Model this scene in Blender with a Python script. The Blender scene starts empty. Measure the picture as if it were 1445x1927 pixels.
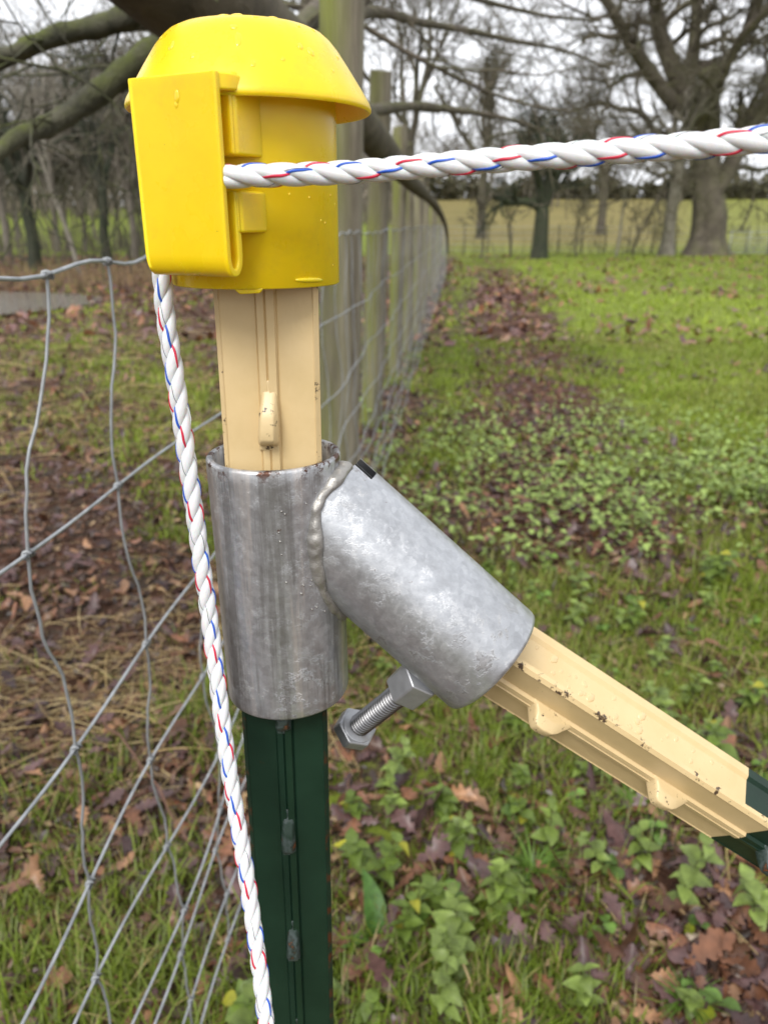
import bpy, bmesh, math, random
import numpy as np
from mathutils import Vector, Matrix

R = math.radians
SC = bpy.context.scene
COL = SC.collection
random.seed(7)
RNG = np.random.default_rng(7)

# ------------------------------------------------------------------ camera, sky, sun, exposure
PITCH, CAMH, FPX = R(20.6), 1.05, 1447.0
cam_d = bpy.data.cameras.new("camera")
cam_d.sensor_fit = 'VERTICAL'
cam_d.sensor_height = 34.62
cam_d.lens = 26.0
cam_d.clip_start = 0.01
cam_d.clip_end = 3000
cam_d.dof.use_dof = True
cam_d.dof.focus_distance = 0.272
cam_d.dof.aperture_fstop = 15.0
cam = bpy.data.objects.new("camera", cam_d)
COL.objects.link(cam)
cam.location = (0, 0, CAMH)
cam.rotation_euler = (math.pi / 2 - PITCH, 0, 0)
SC.camera = cam

SUN_EL, SUN_AZ = R(48), R(200)
world = bpy.data.worlds.new("World")
SC.world = world
world.use_nodes = True
wn, wl = world.node_tree.nodes, world.node_tree.links
wn.clear()
w_out = wn.new("ShaderNodeOutputWorld")
w_bg = wn.new("ShaderNodeBackground")
w_sky = wn.new("ShaderNodeTexSky")
w_sky.sky_type = 'NISHITA'
w_sky.sun_disc = False
w_sky.sun_elevation = SUN_EL
w_sky.sun_rotation = SUN_AZ
w_sky.dust_density = 3.0
w_hs = wn.new("ShaderNodeHueSaturation")
w_hs.inputs["Saturation"].default_value = 0.16
w_hs.inputs["Value"].default_value = 1.0
w_tc = wn.new("ShaderNodeTexCoord")
w_map = wn.new("ShaderNodeMapping")
w_map.inputs["Scale"].default_value = (2.2, 2.2, 6.0)
w_no = wn.new("ShaderNodeTexNoise")
w_no.inputs["Scale"].default_value = 1.6
w_no.inputs["Detail"].default_value = 6
w_no.inputs["Roughness"].default_value = 0.55
w_rm = wn.new("ShaderNodeMapRange")
w_rm.inputs[1].default_value = 0.32
w_rm.inputs[2].default_value = 0.68
w_rm.inputs[3].default_value = 0.56
w_rm.inputs[4].default_value = 1.15
w_mul = wn.new("ShaderNodeMix")
w_mul.data_type = 'RGBA'
w_mul.blend_type = 'MULTIPLY'
w_mul.inputs[0].default_value = 1.0
# an overcast deck is brighter and more even than clear sky: add a level grey to the sky colour
w_add = wn.new("ShaderNodeMix")
w_add.data_type = 'RGBA'
w_add.blend_type = 'MIX'
w_add.inputs[0].default_value = 0.75
w_add.inputs[7].default_value = (7.6, 7.75, 8.1, 1)
wl.new(w_tc.outputs["Generated"], w_map.inputs[0])
wl.new(w_map.outputs[0], w_no.inputs["Vector"])
wl.new(w_no.outputs[0], w_rm.inputs[0])
wl.new(w_sky.outputs[0], w_hs.inputs["Color"])
wl.new(w_hs.outputs[0], w_add.inputs[6])
wl.new(w_add.outputs[2], w_mul.inputs[6])
wl.new(w_rm.outputs[0], w_mul.inputs[7])
wl.new(w_mul.outputs[2], w_bg.inputs[0])
w_bg.inputs[1].default_value = 0.105
wl.new(w_bg.outputs[0], w_out.inputs[0])

sun_d = bpy.data.lights.new("sun", 'SUN')
sun_d.energy = 1.45
sun_d.angle = R(25)
sun_d.color = (1.0, 0.97, 0.92)
sun = bpy.data.objects.new("sun", sun_d)
COL.objects.link(sun)
# light comes from behind the camera, a little to the right
sd = Vector((math.sin(SUN_AZ) * math.cos(SUN_EL), math.cos(SUN_AZ) * math.cos(SUN_EL), math.sin(SUN_EL)))
sun.rotation_euler = sd.to_track_quat('Z', 'Y').to_euler()

SC.view_settings.view_transform = 'Standard'
SC.view_settings.look = 'None'
SC.view_settings.exposure = 0.98
SC.view_settings.gamma = 1.0
SC.cycles.max_bounces = 8
SC.cycles.transparent_max_bounces = 6

CP, SP = math.cos(PITCH), math.sin(PITCH)


def at(px, py, y):
    """world point at forward distance y seen at photo pixel px, py (used to read real positions off the photo)"""
    cx, cy = px - 722.5, 963.5 - py
    fwd = FPX * CP + cy * SP
    up = cy * CP - FPX * SP
    return Vector((cx / fwd * y, y, CAMH + up / fwd * y))


# ------------------------------------------------------------------ helpers: objects
def tag(o, label=None, cat=None, group=None, kind=None):
    if label: o["label"] = label
    if cat: o["category"] = cat
    if group: o["group"] = group
    if kind: o["kind"] = kind
    return o


def empty(name, loc=(0, 0, 0)):
    o = bpy.data.objects.new(name, None)
    o.empty_display_size = 0.05
    COL.objects.link(o)
    o.location = loc
    return o


def link(name, me, mat, parent=None):
    o = bpy.data.objects.new(name, me)
    COL.objects.link(o)
    if mat is not None and len(me.materials) == 0:
        me.materials.append(mat)
    if parent is not None:
        o.parent = parent
        if parent.matrix_basis != Matrix():
            o.matrix_parent_inverse = Matrix()
    return o


def np_mesh(name, V, F, smooth=True, tint=None, uv=None):
    """mesh from numpy arrays; F is (M,3) or (M,4) or a list of such"""
    if not isinstance(F, list): F = [F]
    F = [f for f in F if len(f)]
    me = bpy.data.meshes.new(name)
    V = np.asarray(V, dtype=np.float32)
    me.vertices.add(len(V))
    me.vertices.foreach_set("co", V.ravel())
    nl = sum(f.size for f in F)
    npoly = sum(len(f) for f in F)
    me.loops.add(nl)
    me.loops.foreach_set("vertex_index", np.concatenate([f.ravel() for f in F]).astype(np.int32))
    me.polygons.add(npoly)
    tot = np.concatenate([np.full(len(f), f.shape[1]) for f in F])
    start = np.concatenate([[0], np.cumsum(tot)[:-1]])
    me.polygons.foreach_set("loop_start", start.astype(np.int32))
    me.polygons.foreach_set("loop_total", tot.astype(np.int32))
    me.polygons.foreach_set("use_smooth", np.full(npoly, smooth))
    if tint is not None:
        a = me.color_attributes.new("tint", 'FLOAT_COLOR', 'POINT')
        t = np.ones((len(V), 4), dtype=np.float32)
        t[:, :3] = tint
        a.data.foreach_set("color", t.ravel())
    me.update(calc_edges=True)
    return me


class MB:
    """collects verts and faces of one part"""
    def __init__(s): s.v, s.f = [], []
    def add(s, vs, fs):
        b = len(s.v)
        s.v += [tuple(v) for v in vs]
        s.f += [tuple(i + b for i in f) for f in fs]
    def tube(s, pts, rad, n=12, cap=True, ref=None):
        pts = [Vector(p) for p in pts]
        m = len(pts)
        if not hasattr(rad, '__len__'): rad = [rad] * m
        vs, fs, N = [], [], None
        for i, p in enumerate(pts):
            t = (pts[min(i + 1, m - 1)] - pts[max(i - 1, 0)]).normalized()
            if N is None:
                a = ref or (Vector((0, 0, 1)) if abs(t.z) < .9 else Vector((1, 0, 0)))
                N = (a - t * a.dot(t)).normalized()
            else:
                N = (N - t * N.dot(t)).normalized()
            B = t.cross(N)
            for k in range(n):
                a = 2 * math.pi * k / n
                vs.append(p + (N * math.cos(a) + B * math.sin(a)) * rad[i])
        for i in range(m - 1):
            for k in range(n):
                k2 = (k + 1) % n
                fs.append((i * n + k, i * n + k2, (i + 1) * n + k2, (i + 1) * n + k))
        if cap:
            fs.append(tuple(range(n - 1, -1, -1)))
            fs.append(tuple((m - 1) * n + k for k in range(n)))
        s.add(vs, fs)
    def lathe(s, prof, c, n=64, axis=None):
        """prof: (r, z) list going round; closed if first == last"""
        vs, fs = [], []
        closed = prof[0] == prof[-1]
        P = prof[:-1] if closed else prof
        m = len(P)
        for r, z in P:
            for k in range(n):
                a = 2 * math.pi * k / n
                vs.append((c[0] + r * math.cos(a), c[1] + r * math.sin(a), c[2] + z))
        for i in range(m if closed else m - 1):
            j = (i + 1) % m
            for k in range(n):
                k2 = (k + 1) % n
                fs.append((i * n + k, i * n + k2, j * n + k2, j * n + k))
        s.add(vs, fs)
    def prism(s, poly, O, U, W, A, t0, t1, seg=1, jit=None):
        """poly in (u, w) around O, extruded along A from t0 to t1"""
        n = len(poly)
        vs, fs = [], []
        for i in range(seg + 1):
            t = t0 + (t1 - t0) * i / seg
            for (u, w) in poly:
                vs.append(O + U * u + W * w + A * t)
        for i in range(seg):
            for k in range(n):
                k2 = (k + 1) % n
                fs.append((i * n + k, i * n + k2, (i + 1) * n + k2, (i + 1) * n + k))
        fs.append(tuple(range(n - 1, -1, -1)))
        fs.append(tuple(seg * n + k for k in range(n)))
        s.add(vs, fs)
    def box(s, O, U, W, A, u0, u1, w0, w1, a0, a1):
        s.prism([(u0, w0), (u1, w0), (u1, w1), (u0, w1)], O, U, W, A, a0, a1)
    def build(s, name, mat, parent=None, smooth=True, bevel=0, segs=2, angle=40, autos=None):
        me = bpy.data.meshes.new(name)
        me.from_pydata(s.v, [], s.f)
        bm = bmesh.new(); bm.from_mesh(me)
        bmesh.ops.recalc_face_normals(bm, faces=bm.faces)
        if autos:
            for e in bm.edges:
                if len(e.link_faces) == 2 and e.calc_face_angle(0) > R(autos): e.smooth = False
        bm.to_mesh(me); bm.free()
        for p in me.polygons: p.use_smooth = smooth
        o = link(name, me, mat, parent)
        if bevel:
            b = o.modifiers.new("bevel", 'BEVEL')
            b.width = bevel; b.segments = segs; b.limit_method = 'ANGLE'; b.angle_limit = R(angle)
            b.harden_normals = True
        return o


def catmull(pts, n):
    P = [Vector(p) for p in pts]
    P = [P[0] * 2 - P[1]] + P + [P[-1] * 2 - P[-2]]
    out = []
    for i in range(1, len(P) - 2):
        p0, p1, p2, p3 = P[i - 1], P[i], P[i + 1], P[i + 2]
        for k in range(n):
            t = k / n
            out.append(0.5 * ((2 * p1) + (p2 - p0) * t + (2 * p0 - 5 * p1 + 4 * p2 - p3) * t * t + (3 * p1 - p0 - 3 * p2 + p3) * t ** 3))
    out.append(P[-2].copy())
    return out


# value noise for scattering
_L = np.random.default_rng(3).random((256, 256))
def vn(x, y, s=1.0, o=0):
    x = np.asarray(x) * s + o * 17.3; y = np.asarray(y) * s + o * 5.7
    xi, yi = np.floor(x).astype(int), np.floor(y).astype(int)
    fx, fy = x - xi, y - yi
    fx, fy = fx * fx * (3 - 2 * fx), fy * fy * (3 - 2 * fy)
    g = lambda a, b: _L[a % 256, b % 256]
    return (g(xi, yi) * (1 - fx) + g(xi + 1, yi) * fx) * (1 - fy) + (g(xi, yi + 1) * (1 - fx) + g(xi + 1, yi + 1) * fx) * fy
def fbm(x, y, s=1.0, o=0):
    return (vn(x, y, s, o) + .5 * vn(x, y, 2.1 * s, o + 1) + .25 * vn(x, y, 4.3 * s, o + 2)) / 1.75


# ------------------------------------------------------------------ helpers: materials
class NT:
    def __init__(s, name):
        s.m = bpy.data.materials.new(name); s.m.use_nodes = True
        s.t = s.m.node_tree; s.n = s.t.nodes; s.l = s.t.links
        s.b = s.n["Principled BSDF"]
    def set(s, **k):
        for a, v in k.items():
            s.b.inputs[a.replace('_', ' ')].default_value = v
        return s
    def coord(s, out="Object", scale=(1, 1, 1)):
        t = s.n.new("ShaderNodeTexCoord"); m = s.n.new("ShaderNodeMapping")
        m.inputs["Scale"].default_value = scale
        s.l.new(t.outputs[out], m.inputs[0]); return m.outputs[0]
    def noise(s, sc, det=4, rough=.55, vec=None, dist=0):
        t = s.n.new("ShaderNodeTexNoise")
        t.inputs["Scale"].default_value = sc; t.inputs["Detail"].default_value = det
        t.inputs["Roughness"].default_value = rough; t.inputs["Distortion"].default_value = dist
        s.l.new(vec if vec is not None else s.coord(), t.inputs["Vector"]); return t.outputs[0]
    def vor(s, sc, vec=None, feat='F1'):
        t = s.n.new("ShaderNodeTexVoronoi"); t.feature = feat
        t.inputs["Scale"].default_value = sc
        s.l.new(vec if vec is not None else s.coord(), t.inputs["Vector"]); return t.outputs[0]
    def ramp(s, fac, stops):
        r = s.n.new("ShaderNodeValToRGB"); e = r.color_ramp.elements
        while len(e) < len(stops): e.new(.5)
        for i, (p, c) in enumerate(stops):
            e[i].position = p; e[i].color = tuple(c) + (1,) if len(c) == 3 else c
        s.l.new(fac, r.inputs[0]); return r.outputs[0]
    def rng(s, fac, a, b, c=0, d=1):
        r = s.n.new("ShaderNodeMapRange")
        for i, v in enumerate((a, b, c, d)): r.inputs[i + 1].default_value = v
        s.l.new(fac, r.inputs[0]); return r.outputs[0]
    def mix(s, fac, a, b, mode='MIX'):
        m = s.n.new("ShaderNodeMix"); m.data_type = 'RGBA'; m.blend_type = mode
        for i, v in ((0, fac), (6, a), (7, b)):
            if isinstance(v, (int, float)): m.inputs[i].default_value = v
            elif isinstance(v, tuple): m.inputs[i].default_value = v + (1,) if len(v) == 3 else v
            else: s.l.new(v, m.inputs[i])
        return m.outputs[2]
    def math(s, op, a, b=0.0):
        m = s.n.new("ShaderNodeMath"); m.operation = op
        for i, v in ((0, a), (1, b)):
            if isinstance(v, (int, float)): m.inputs[i].default_value = v
            else: s.l.new(v, m.inputs[i])
        return m.outputs[0]
    def attr(s, name):
        a = s.n.new("ShaderNodeAttribute"); a.attribute_name = name; return a.outputs["Color"]
    def objrand(s):
        return s.n.new("ShaderNodeObjectInfo").outputs["Random"]
    def normz(s):
        g = s.n.new("ShaderNodeNewGeometry"); x = s.n.new("ShaderNodeSeparateXYZ")
        s.l.new(g.outputs["Normal"], x.inputs[0]); return x.outputs[2]
    def base(s, c): s.l.new(c, s.b.inputs["Base Color"]); return s
    def rough(s, c): s.l.new(c, s.b.inputs["Roughness"]); return s
    def bump(s, h, strength=.3, dist=.001):
        b = s.n.new("ShaderNodeBump")
        b.inputs["Strength"].default_value = strength; b.inputs["Distance"].default_value = dist
        s.l.new(h, b.inputs["Height"])
        p = s.b.inputs["Normal"]
        if p.is_linked: s.l.new(p.links[0].from_socket, b.inputs["Normal"])
        s.l.new(b.outputs[0], p); return s


def m_yellow():
    n = NT("yellow_plastic")
    n.set(Roughness=.30, Subsurface_Weight=.45, Subsurface_Scale=.005, IOR=1.5)
    n.b.inputs["Subsurface Radius"].default_value = (1.0, .6, .1)
    f = n.noise(60, 3)
    c = n.ramp(f, [(.3, (.86, .58, .005)), (.7, (.90, .63, .008))])
    grime = n.math('MULTIPLY', n.rng(n.noise(34, 7, .75), .54, .74), .34)
    c = n.mix(grime, c, (.52, .36, .045))
    c = n.mix(n.math('MULTIPLY', n.rng(n.noise(330, 3, .6), .74, .78), .8), c, (.10, .07, .02))
    n.base(c)
    sc_ = n.rng(n.noise(26, 6, .72, n.coord("Object", (1.6, 1.6, .6))), .50, .70)
    n.rough(n.math('ADD', n.rng(n.noise(90, 4), .35, .65, .24, .36), n.math('MULTIPLY', sc_, .22)))
    n.bump(n.noise(260, 2), .05, .0005)
    return n.m


def m_beige():
    n = NT("beige_paint")
    f = n.noise(45, 4)
    c = n.ramp(f, [(.3, (.62, .465, .235)), (.7, (.69, .525, .285))])
    chips = n.rng(n.noise(210, 5, .7), .715, .74)
    c = n.mix(chips, c, (.05, .035, .02))
    ed = n.n.new("ShaderNodeSeparateColor"); n.l.new(n.attr("tint"), ed.inputs[0])
    wear = n.math('MULTIPLY', n.rng(ed.outputs[0], .55, .8), n.rng(n.noise(150, 7, .78), .565, .60))
    c = n.mix(wear, c, (.07, .045, .028))
    n.base(c); n.rough(n.rng(n.noise(70, 3), .3, .7, .28, .42))
    n.bump(n.noise(380, 2, vec=n.coord("Object", (1, 1, .6))), .22, .0006)
    n.bump(n.noise(50, 3), .25, .001)
    return n.m


def m_green():
    n = NT("dark_green_paint")
    c = n.ramp(n.noise(40, 4), [(.3, (.006, .022, .013)), (.75, (.011, .034, .02))])
    rust = n.rng(n.noise(95, 6, .7), .68, .74)
    ed = n.n.new("ShaderNodeSeparateColor"); n.l.new(n.attr("tint"), ed.inputs[0])
    rust = n.math('ADD', rust, n.math('MULTIPLY', n.rng(ed.outputs[0], .5, .8), n.rng(n.noise(80, 6, .75), .52, .62)))
    c = n.mix(rust, c, (.075, .026, .010))
    n.base(c); n.set(Roughness=.36, IOR=1.4)
    n.bump(n.noise(300, 3), .2, .0004)
    return n.m


def m_greenworn():
    n = NT("worn_stud_paint")
    c = n.ramp(n.noise(120, 5, .65), [(.42, (.010, .028, .018)), (.53, (.055, .075, .072)), (.60, (.016, .026, .02)), (.67, (.16, .05, .014))])
    n.base(c); n.set(Roughness=.5)
    n.bump(n.noise(300, 3), .3, .0006)
    return n.m


def m_beigeworn():
    n = NT("chipped_stud_paint")
    c = n.mix(n.rng(n.noise(260, 5, .7), .59, .64), (.65, .50, .27), (.06, .035, .02))
    n.base(c); n.set(Roughness=.4)
    n.bump(n.noise(300, 3), .3, .0006)
    return n.m


def m_galv(name, upright):
    n = NT(name)
    v = n.coord("Object")
    big = n.noise(30, 5, .6, v)
    mot = n.noise(190, 6, .72, v)
    t = n.n.new("ShaderNodeTexVoronoi"); t.inputs["Scale"].default_value = 420
    n.l.new(v, t.inputs["Vector"])
    c = n.ramp(big, [(.28, (.40, .41, .43)), (.5, (.47, .485, .51)), (.72, (.56, .58, .61))])
    c = n.mix(.26, c, n.ramp(mot, [(.36, (.26, .26, .265)), (.5, (.45, .46, .475)), (.64, (.68, .69, .71))]))
    bw = n.n.new("ShaderNodeRGBToBW"); n.l.new(t.outputs["Color"], bw.inputs[0])
    c = n.mix(.11, c, bw.outputs[0], 'OVERLAY')
    # pitted, darker patches with hard edges
    patch = n.math('MULTIPLY', n.rng(n.noise(95, 8, .82, v), .55, .59), n.rng(n.noise(19, 3, .5, v), .50, .58))
    c = n.mix(n.math('MULTIPLY', patch, .55), c, (.22, .20, .19))
    ro = n.rng(mot, .3, .7, .30, .48)
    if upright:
        st = n.noise(34, 5, .6, n.coord("Object", (4.2, 4.2, .22)))        # reflected light and dark bands painted into the colour, plus smear stains
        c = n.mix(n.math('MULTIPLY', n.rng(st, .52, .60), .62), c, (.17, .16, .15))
        c = n.mix(n.math('MULTIPLY', n.rng(st, .47, .38), .55), c, (.74, .70, .67))  # pale bands imitate the bright reflection along the tube
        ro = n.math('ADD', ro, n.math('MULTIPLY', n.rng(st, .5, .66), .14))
        sx = n.n.new("ShaderNodeSeparateXYZ"); n.l.new(v, sx.inputs[0])
        rim = n.math('MULTIPLY', n.rng(sx.outputs[2], .099, .1035), n.rng(n.noise(130, 6, .75, v), .52, .58))
        c = n.mix(rim, c, (.10, .05, .035))
    rust = n.rng(n.noise(150, 5, .75, n.coord("Object", (1, 1, 1.1))), .69, .72)
    c = n.mix(rust, c, (.13, .06, .035))
    n.base(c)
    n.set(Metallic=.74)
    n.rough(ro)
    n.bump(n.noise(45, 4, .55, v), .16, .0012)
    n.bump(n.noise(260, 5, .75, v), .20, .0006)
    n.bump(n.rng(n.noise(95, 8, .82, v), .55, .59), .25, .0006)
    n.bump(patch, .28, .0006)
    return n.m


def m_metal(name, col, rough, metallic=1.0, bump=.1):
    n = NT(name)
    n.base(n.ramp(n.noise(120, 4), [(.3, tuple(x * .75 for x in col)), (.7, col)]))
    n.set(Metallic=metallic); n.rough(n.rng(n.noise(160, 4), .3, .7, rough * .8, rough * 1.25))
    n.bump(n.noise(400, 3), bump, .0004)
    return n.m


def m_rope():
    n = NT("white_rope_fibre")
    uv = n.coord("UV", (1, 1, 1))
    w = n.n.new("ShaderNodeTexNoise"); w.inputs["Scale"].default_value = 7
    mp = n.coord("UV", (6, .05, 1)); n.l.new(mp, w.inputs["Vector"])
    n.base(n.ramp(w.outputs[0], [(.35, (.70, .71, .73)), (.65, (.83, .84, .85))]))
    n.set(Roughness=.34, Subsurface_Weight=.3, Subsurface_Scale=.0016)
    n.bump(w.outputs[0], .35, .00035)
    return n.m


def m_plain(name, col, rough=.5, **k):
    n = NT(name)
    n.base(n.ramp(n.noise(80, 3), [(.3, tuple(x * .88 for x in col)), (.7, col)]))
    n.set(Roughness=rough, **k)
    return n.m


def m_water_drop(name, col):
    n = NT(name)                                   # a bead of clear water takes the colour of the paint under it
    n.base(n.ramp(n.noise(300, 2), [(.3, tuple(x * .95 for x in col)), (.7, col)]))
    n.set(Roughness=.04, IOR=1.45, Specular_IOR_Level=.75)
    return n.m


def m_wood():
    n = NT("weathered_post_wood")
    v = n.coord("Object", (14, 14, .9))
    g = n.noise(3.2, 6, .65, v)
    c = n.ramp(g, [(.30, (.085, .07, .05)), (.5, (.19, .165, .12)), (.7, (.28, .25, .185))])
    v2 = n.coord("Object", (1, 1, .35))
    ge = n.n.new("ShaderNodeNewGeometry"); sx = n.n.new("ShaderNodeSeparateXYZ")
    n.l.new(ge.outputs["Normal"], sx.inputs[0])
    side = n.rng(sx.outputs[0], .55, -.45)             # algae on the weather side of the post
    al = n.math('MULTIPLY', side, n.rng(n.noise(5, 5, .6, v2), .34, .60))
    c = n.mix(al, c, (.19, .21, .04))
    n.base(c); n.set(Roughness=.85)
    n.bump(g, .6, .008)
    cr = n.vor(2.2, n.coord("Object", (12, 12, .35)), 'DISTANCE_TO_EDGE')
    n.bump(n.rng(cr, 0, .06), .5, .006)
    return n.m


def m_bark(name, dark, light, moss, mossamt=.5, sc=1.0):
    n = NT(name)
    v = n.coord("Object", (1, 1, 1))
    g = n.noise(9 * sc, 6, .7, v, .5)
    c = n.ramp(g, [(.32, dark), (.68, light)])
    if mossamt > 0:
        up = n.rng(n.normz(), -.3, .8)
        mo = n.math('MULTIPLY', n.rng(n.noise(4 * sc, 5, .65, v), .42, .60), up)
        c = n.mix(n.math('MULTIPLY', mo, mossamt), c, moss)
    n.base(c); n.set(Roughness=.9)
    n.bump(g, .8, .02)
    return n.m


def m_tint(name, rough=.55, trans=0.0, bsc=0, spec=.5):
    """each leaf / blade carries its own colour in the attribute 'tint'"""
    n = NT(name)
    c = n.attr("tint")
    if bsc:
        c = n.mix(.55, c, n.mix(1.0, c, n.ramp(n.noise(bsc, 4, .6), [(.35, (.45, .42, .42)), (.65, (1.5, 1.45, 1.4))]), 'MULTIPLY'))
    n.base(c); n.set(Roughness=rough, Specular_IOR_Level=spec)
    if trans:
        tr = n.n.new("ShaderNodeBsdfTranslucent"); n.l.new(c, tr.inputs[0])
        mx = n.n.new("ShaderNodeMixShader"); mx.inputs[0].default_value = trans
        out = n.n["Material Output"]
        n.l.new(n.b.outputs[0], mx.inputs[1]); n.l.new(tr.outputs[0], mx.inputs[2]); n.l.new(mx.outputs[0], out.inputs[0])
    return n.m


def m_leaf(name, cols, rough=.42):
    n = NT(name)
    r = n.objrand()
    c = n.ramp(r, [(i / max(1, len(cols) - 1), k) for i, k in enumerate(cols)])
    c = n.mix(.6, c, n.mix(1.0, c, n.ramp(n.noise(38, 4, .6), [(.35, (.45, .42, .42)), (.65, (1.5, 1.45, 1.4))]), 'MULTIPLY'))
    n.base(c); n.set(Roughness=rough)
    n.bump(n.noise(90, 4), .35, .002)
    return n.m


def m_ground():
    n = NT("meadow_ground")
    v = n.coord("Object")
    mud = n.ramp(n.noise(26, 6, .7, v), [(.3, (.028, .019, .013)), (.55, (.070, .048, .032)), (.75, (.125, .085, .055))])
    grass = n.ramp(n.noise(20, 6, .7, v), [(.3, (.09, .11, .016)), (.6, (.21, .27, .03)), (.8, (.30, .33, .055))])
    litter = n.ramp(n.noise(34, 6, .75, v), [(.3, (.035, .018, .013)), (.55, (.105, .05, .03)), (.75, (.20, .11, .06))])
    msk = n.attr("tint")
    sx = n.n.new("ShaderNodeSeparateColor"); n.l.new(msk, sx.inputs[0])
    edge = n.noise(5.5, 7, .72, v)
    gf = n.rng(n.math('ADD', sx.outputs[1], n.math('MULTIPLY', n.math('SUBTRACT', edge, .5), 1.7)), .40, .60)
    lf = n.rng(n.math('ADD', sx.outputs[0], n.math('MULTIPLY', n.math('SUBTRACT', n.noise(7.5, 6, .75, v), .5), 2.0)), .42, .58)
    c = n.mix(lf, mud, litter)
    c = n.mix(gf, c, grass)
    dry = n.ramp(n.noise(.35, 7, .75, v), [(.3, (.13, .105, .035)), (.6, (.22, .165, .065)), (.8, (.17, .19, .045))])
    c = n.mix(sx.outputs[2], c, dry)
    n.base(c); n.set(Roughness=.9, Specular_IOR_Level=.25)
    n.bump(n.noise(30, 6, .7, v), .7, .03)
    return n.m


def m_pond():
    n = NT("pond_water"); n.set(Roughness=.06, IOR=1.33)
    n.base(n.ramp(n.noise(1), [(0, (.17, .165, .145)), (1, (.22, .215, .19))]))
    n.bump(n.noise(5, 3), .5, .06)
    return n.m


def m_netwire():
    n = NT("galvanised_wire")
    n.base(n.ramp(n.noise(60, 4), [(.3, (.27, .285, .30)), (.7, (.48, .50, .52))]))
    n.set(Metallic=.45, Roughness=.5)
    n.bump(n.noise(400, 3), .1, .0003)
    return n.m


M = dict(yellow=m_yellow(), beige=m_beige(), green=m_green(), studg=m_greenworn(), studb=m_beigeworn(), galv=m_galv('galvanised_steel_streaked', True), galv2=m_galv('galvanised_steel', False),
         weld=m_metal("weld_metal", (.40, .385, .36), .48, .7, 1.0), zinc=m_metal("zinc_plated_steel", (.43, .44, .46), .40, .6),
         thread=m_metal("dull_thread_steel", (.30, .30, .31), .38),
         rope=m_rope(), red=m_plain("red_thread", (.62, .02, .06), .4), blue=m_plain("blue_thread", (.02, .10, .55), .4),
         steel=m_metal("filament_steel", (.22, .22, .23), .35), dropy=m_water_drop('water_on_yellow', (.89, .62, .02)), dropb=m_water_drop('water_on_cream', (.67, .505, .27)), wood=m_wood(), wire=m_netwire(), stay=m_metal('dull_stay_wire', (.32, .335, .345), .5, .3),
         bough=m_bark("bough_bark", (.05, .041, .030), (.15, .125, .092), (.085, .095, .022), .6, 1.3),
         moss=m_bark("mossy_branch_bark", (.034, .034, .022), (.12, .115, .078), (.095, .115, .016), .9, 2.2),
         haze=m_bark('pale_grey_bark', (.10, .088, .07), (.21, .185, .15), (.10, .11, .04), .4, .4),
         oak=m_bark("oak_bark", (.055, .044, .033), (.16, .135, .105), (.09, .10, .022), .7, .35),
         bark2=m_bark("grey_bark", (.05, .043, .032), (.14, .12, .09), (.075, .088, .018), .7, .4),
         pale=m_bark("pale_bark", (.13, .115, .09), (.29, .265, .22), (.1, .11, .03), .35, .5),
         ivy=m_bark("ivy_bark", (.016, .022, .012), (.055, .055, .035), (.03, .05, .012), .8, .8),
         twig=m_plain("twig_bark", (.105, .085, .066), .9), twigd=m_plain("dark_twig_bark", (.05, .043, .032), .9),
         ground=m_ground(), pond=m_pond(),
         grass=m_tint("grass_blade", .45, .30), litter=m_tint("leaf_litter", .42, .0, 60), green_leaf=m_tint("green_leaf", .5, .25, 45),
         straw=m_tint("dry_stem", .6), reed=m_tint("reed", .7))

# ------------------------------------------------------------------ the post, the brace, the bracket
PX = lambda z: -0.0405 - 0.008 * (1.0267 - z)     # the post leans a hair
FY = 0.272                                         # front of the post's flange
AX = Vector((-0.0410, 0.2846, 0.0))                # axis of the upright sleeve
X, Y, Z = Vector((1, 0, 0)), Vector((0, 1, 0)), Vector((0, 0, 1))

HW = .0179
TPROF = [(-HW, -.0012), (-HW + .0016, .0002), (-HW + .0021, -.0002), (-.0039, .0000), (-.0036, -.0002), (-.0030, .0015), (-.0007, .0018),
         (-.0002, .0011), (.0003, .0020), (.0029, .0016), (.0035, -.0002), (.0039, .0000), (HW - .0021, -.0002), (HW - .0016, .0002), (HW, -.0012),
         (HW, -.0032), (.0030, -.0046), (.0020, -.0065), (.0019, -.0255), (.0030, -.0275), (.0028, -.0315), (-.0028, -.0315), (-.0030, -.0275),
         (-.0019, -.0255), (-.0020, -.0065), (-.0030, -.0046), (-HW, -.0032)]


def edge_wear(o):
    """marks the flange's two edges, where the paint is knocked off"""
    me = o.data; n = len(TPROF)
    a = me.color_attributes.new("tint", 'FLOAT_COLOR', 'POINT')
    e = {0, 1, 13, 14, 15, n - 1}
    for i, d in enumerate(a.data): d.color = (1, 0, 0, 1) if i % n in e else (0, 0, 0, 1)
    return o


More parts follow.
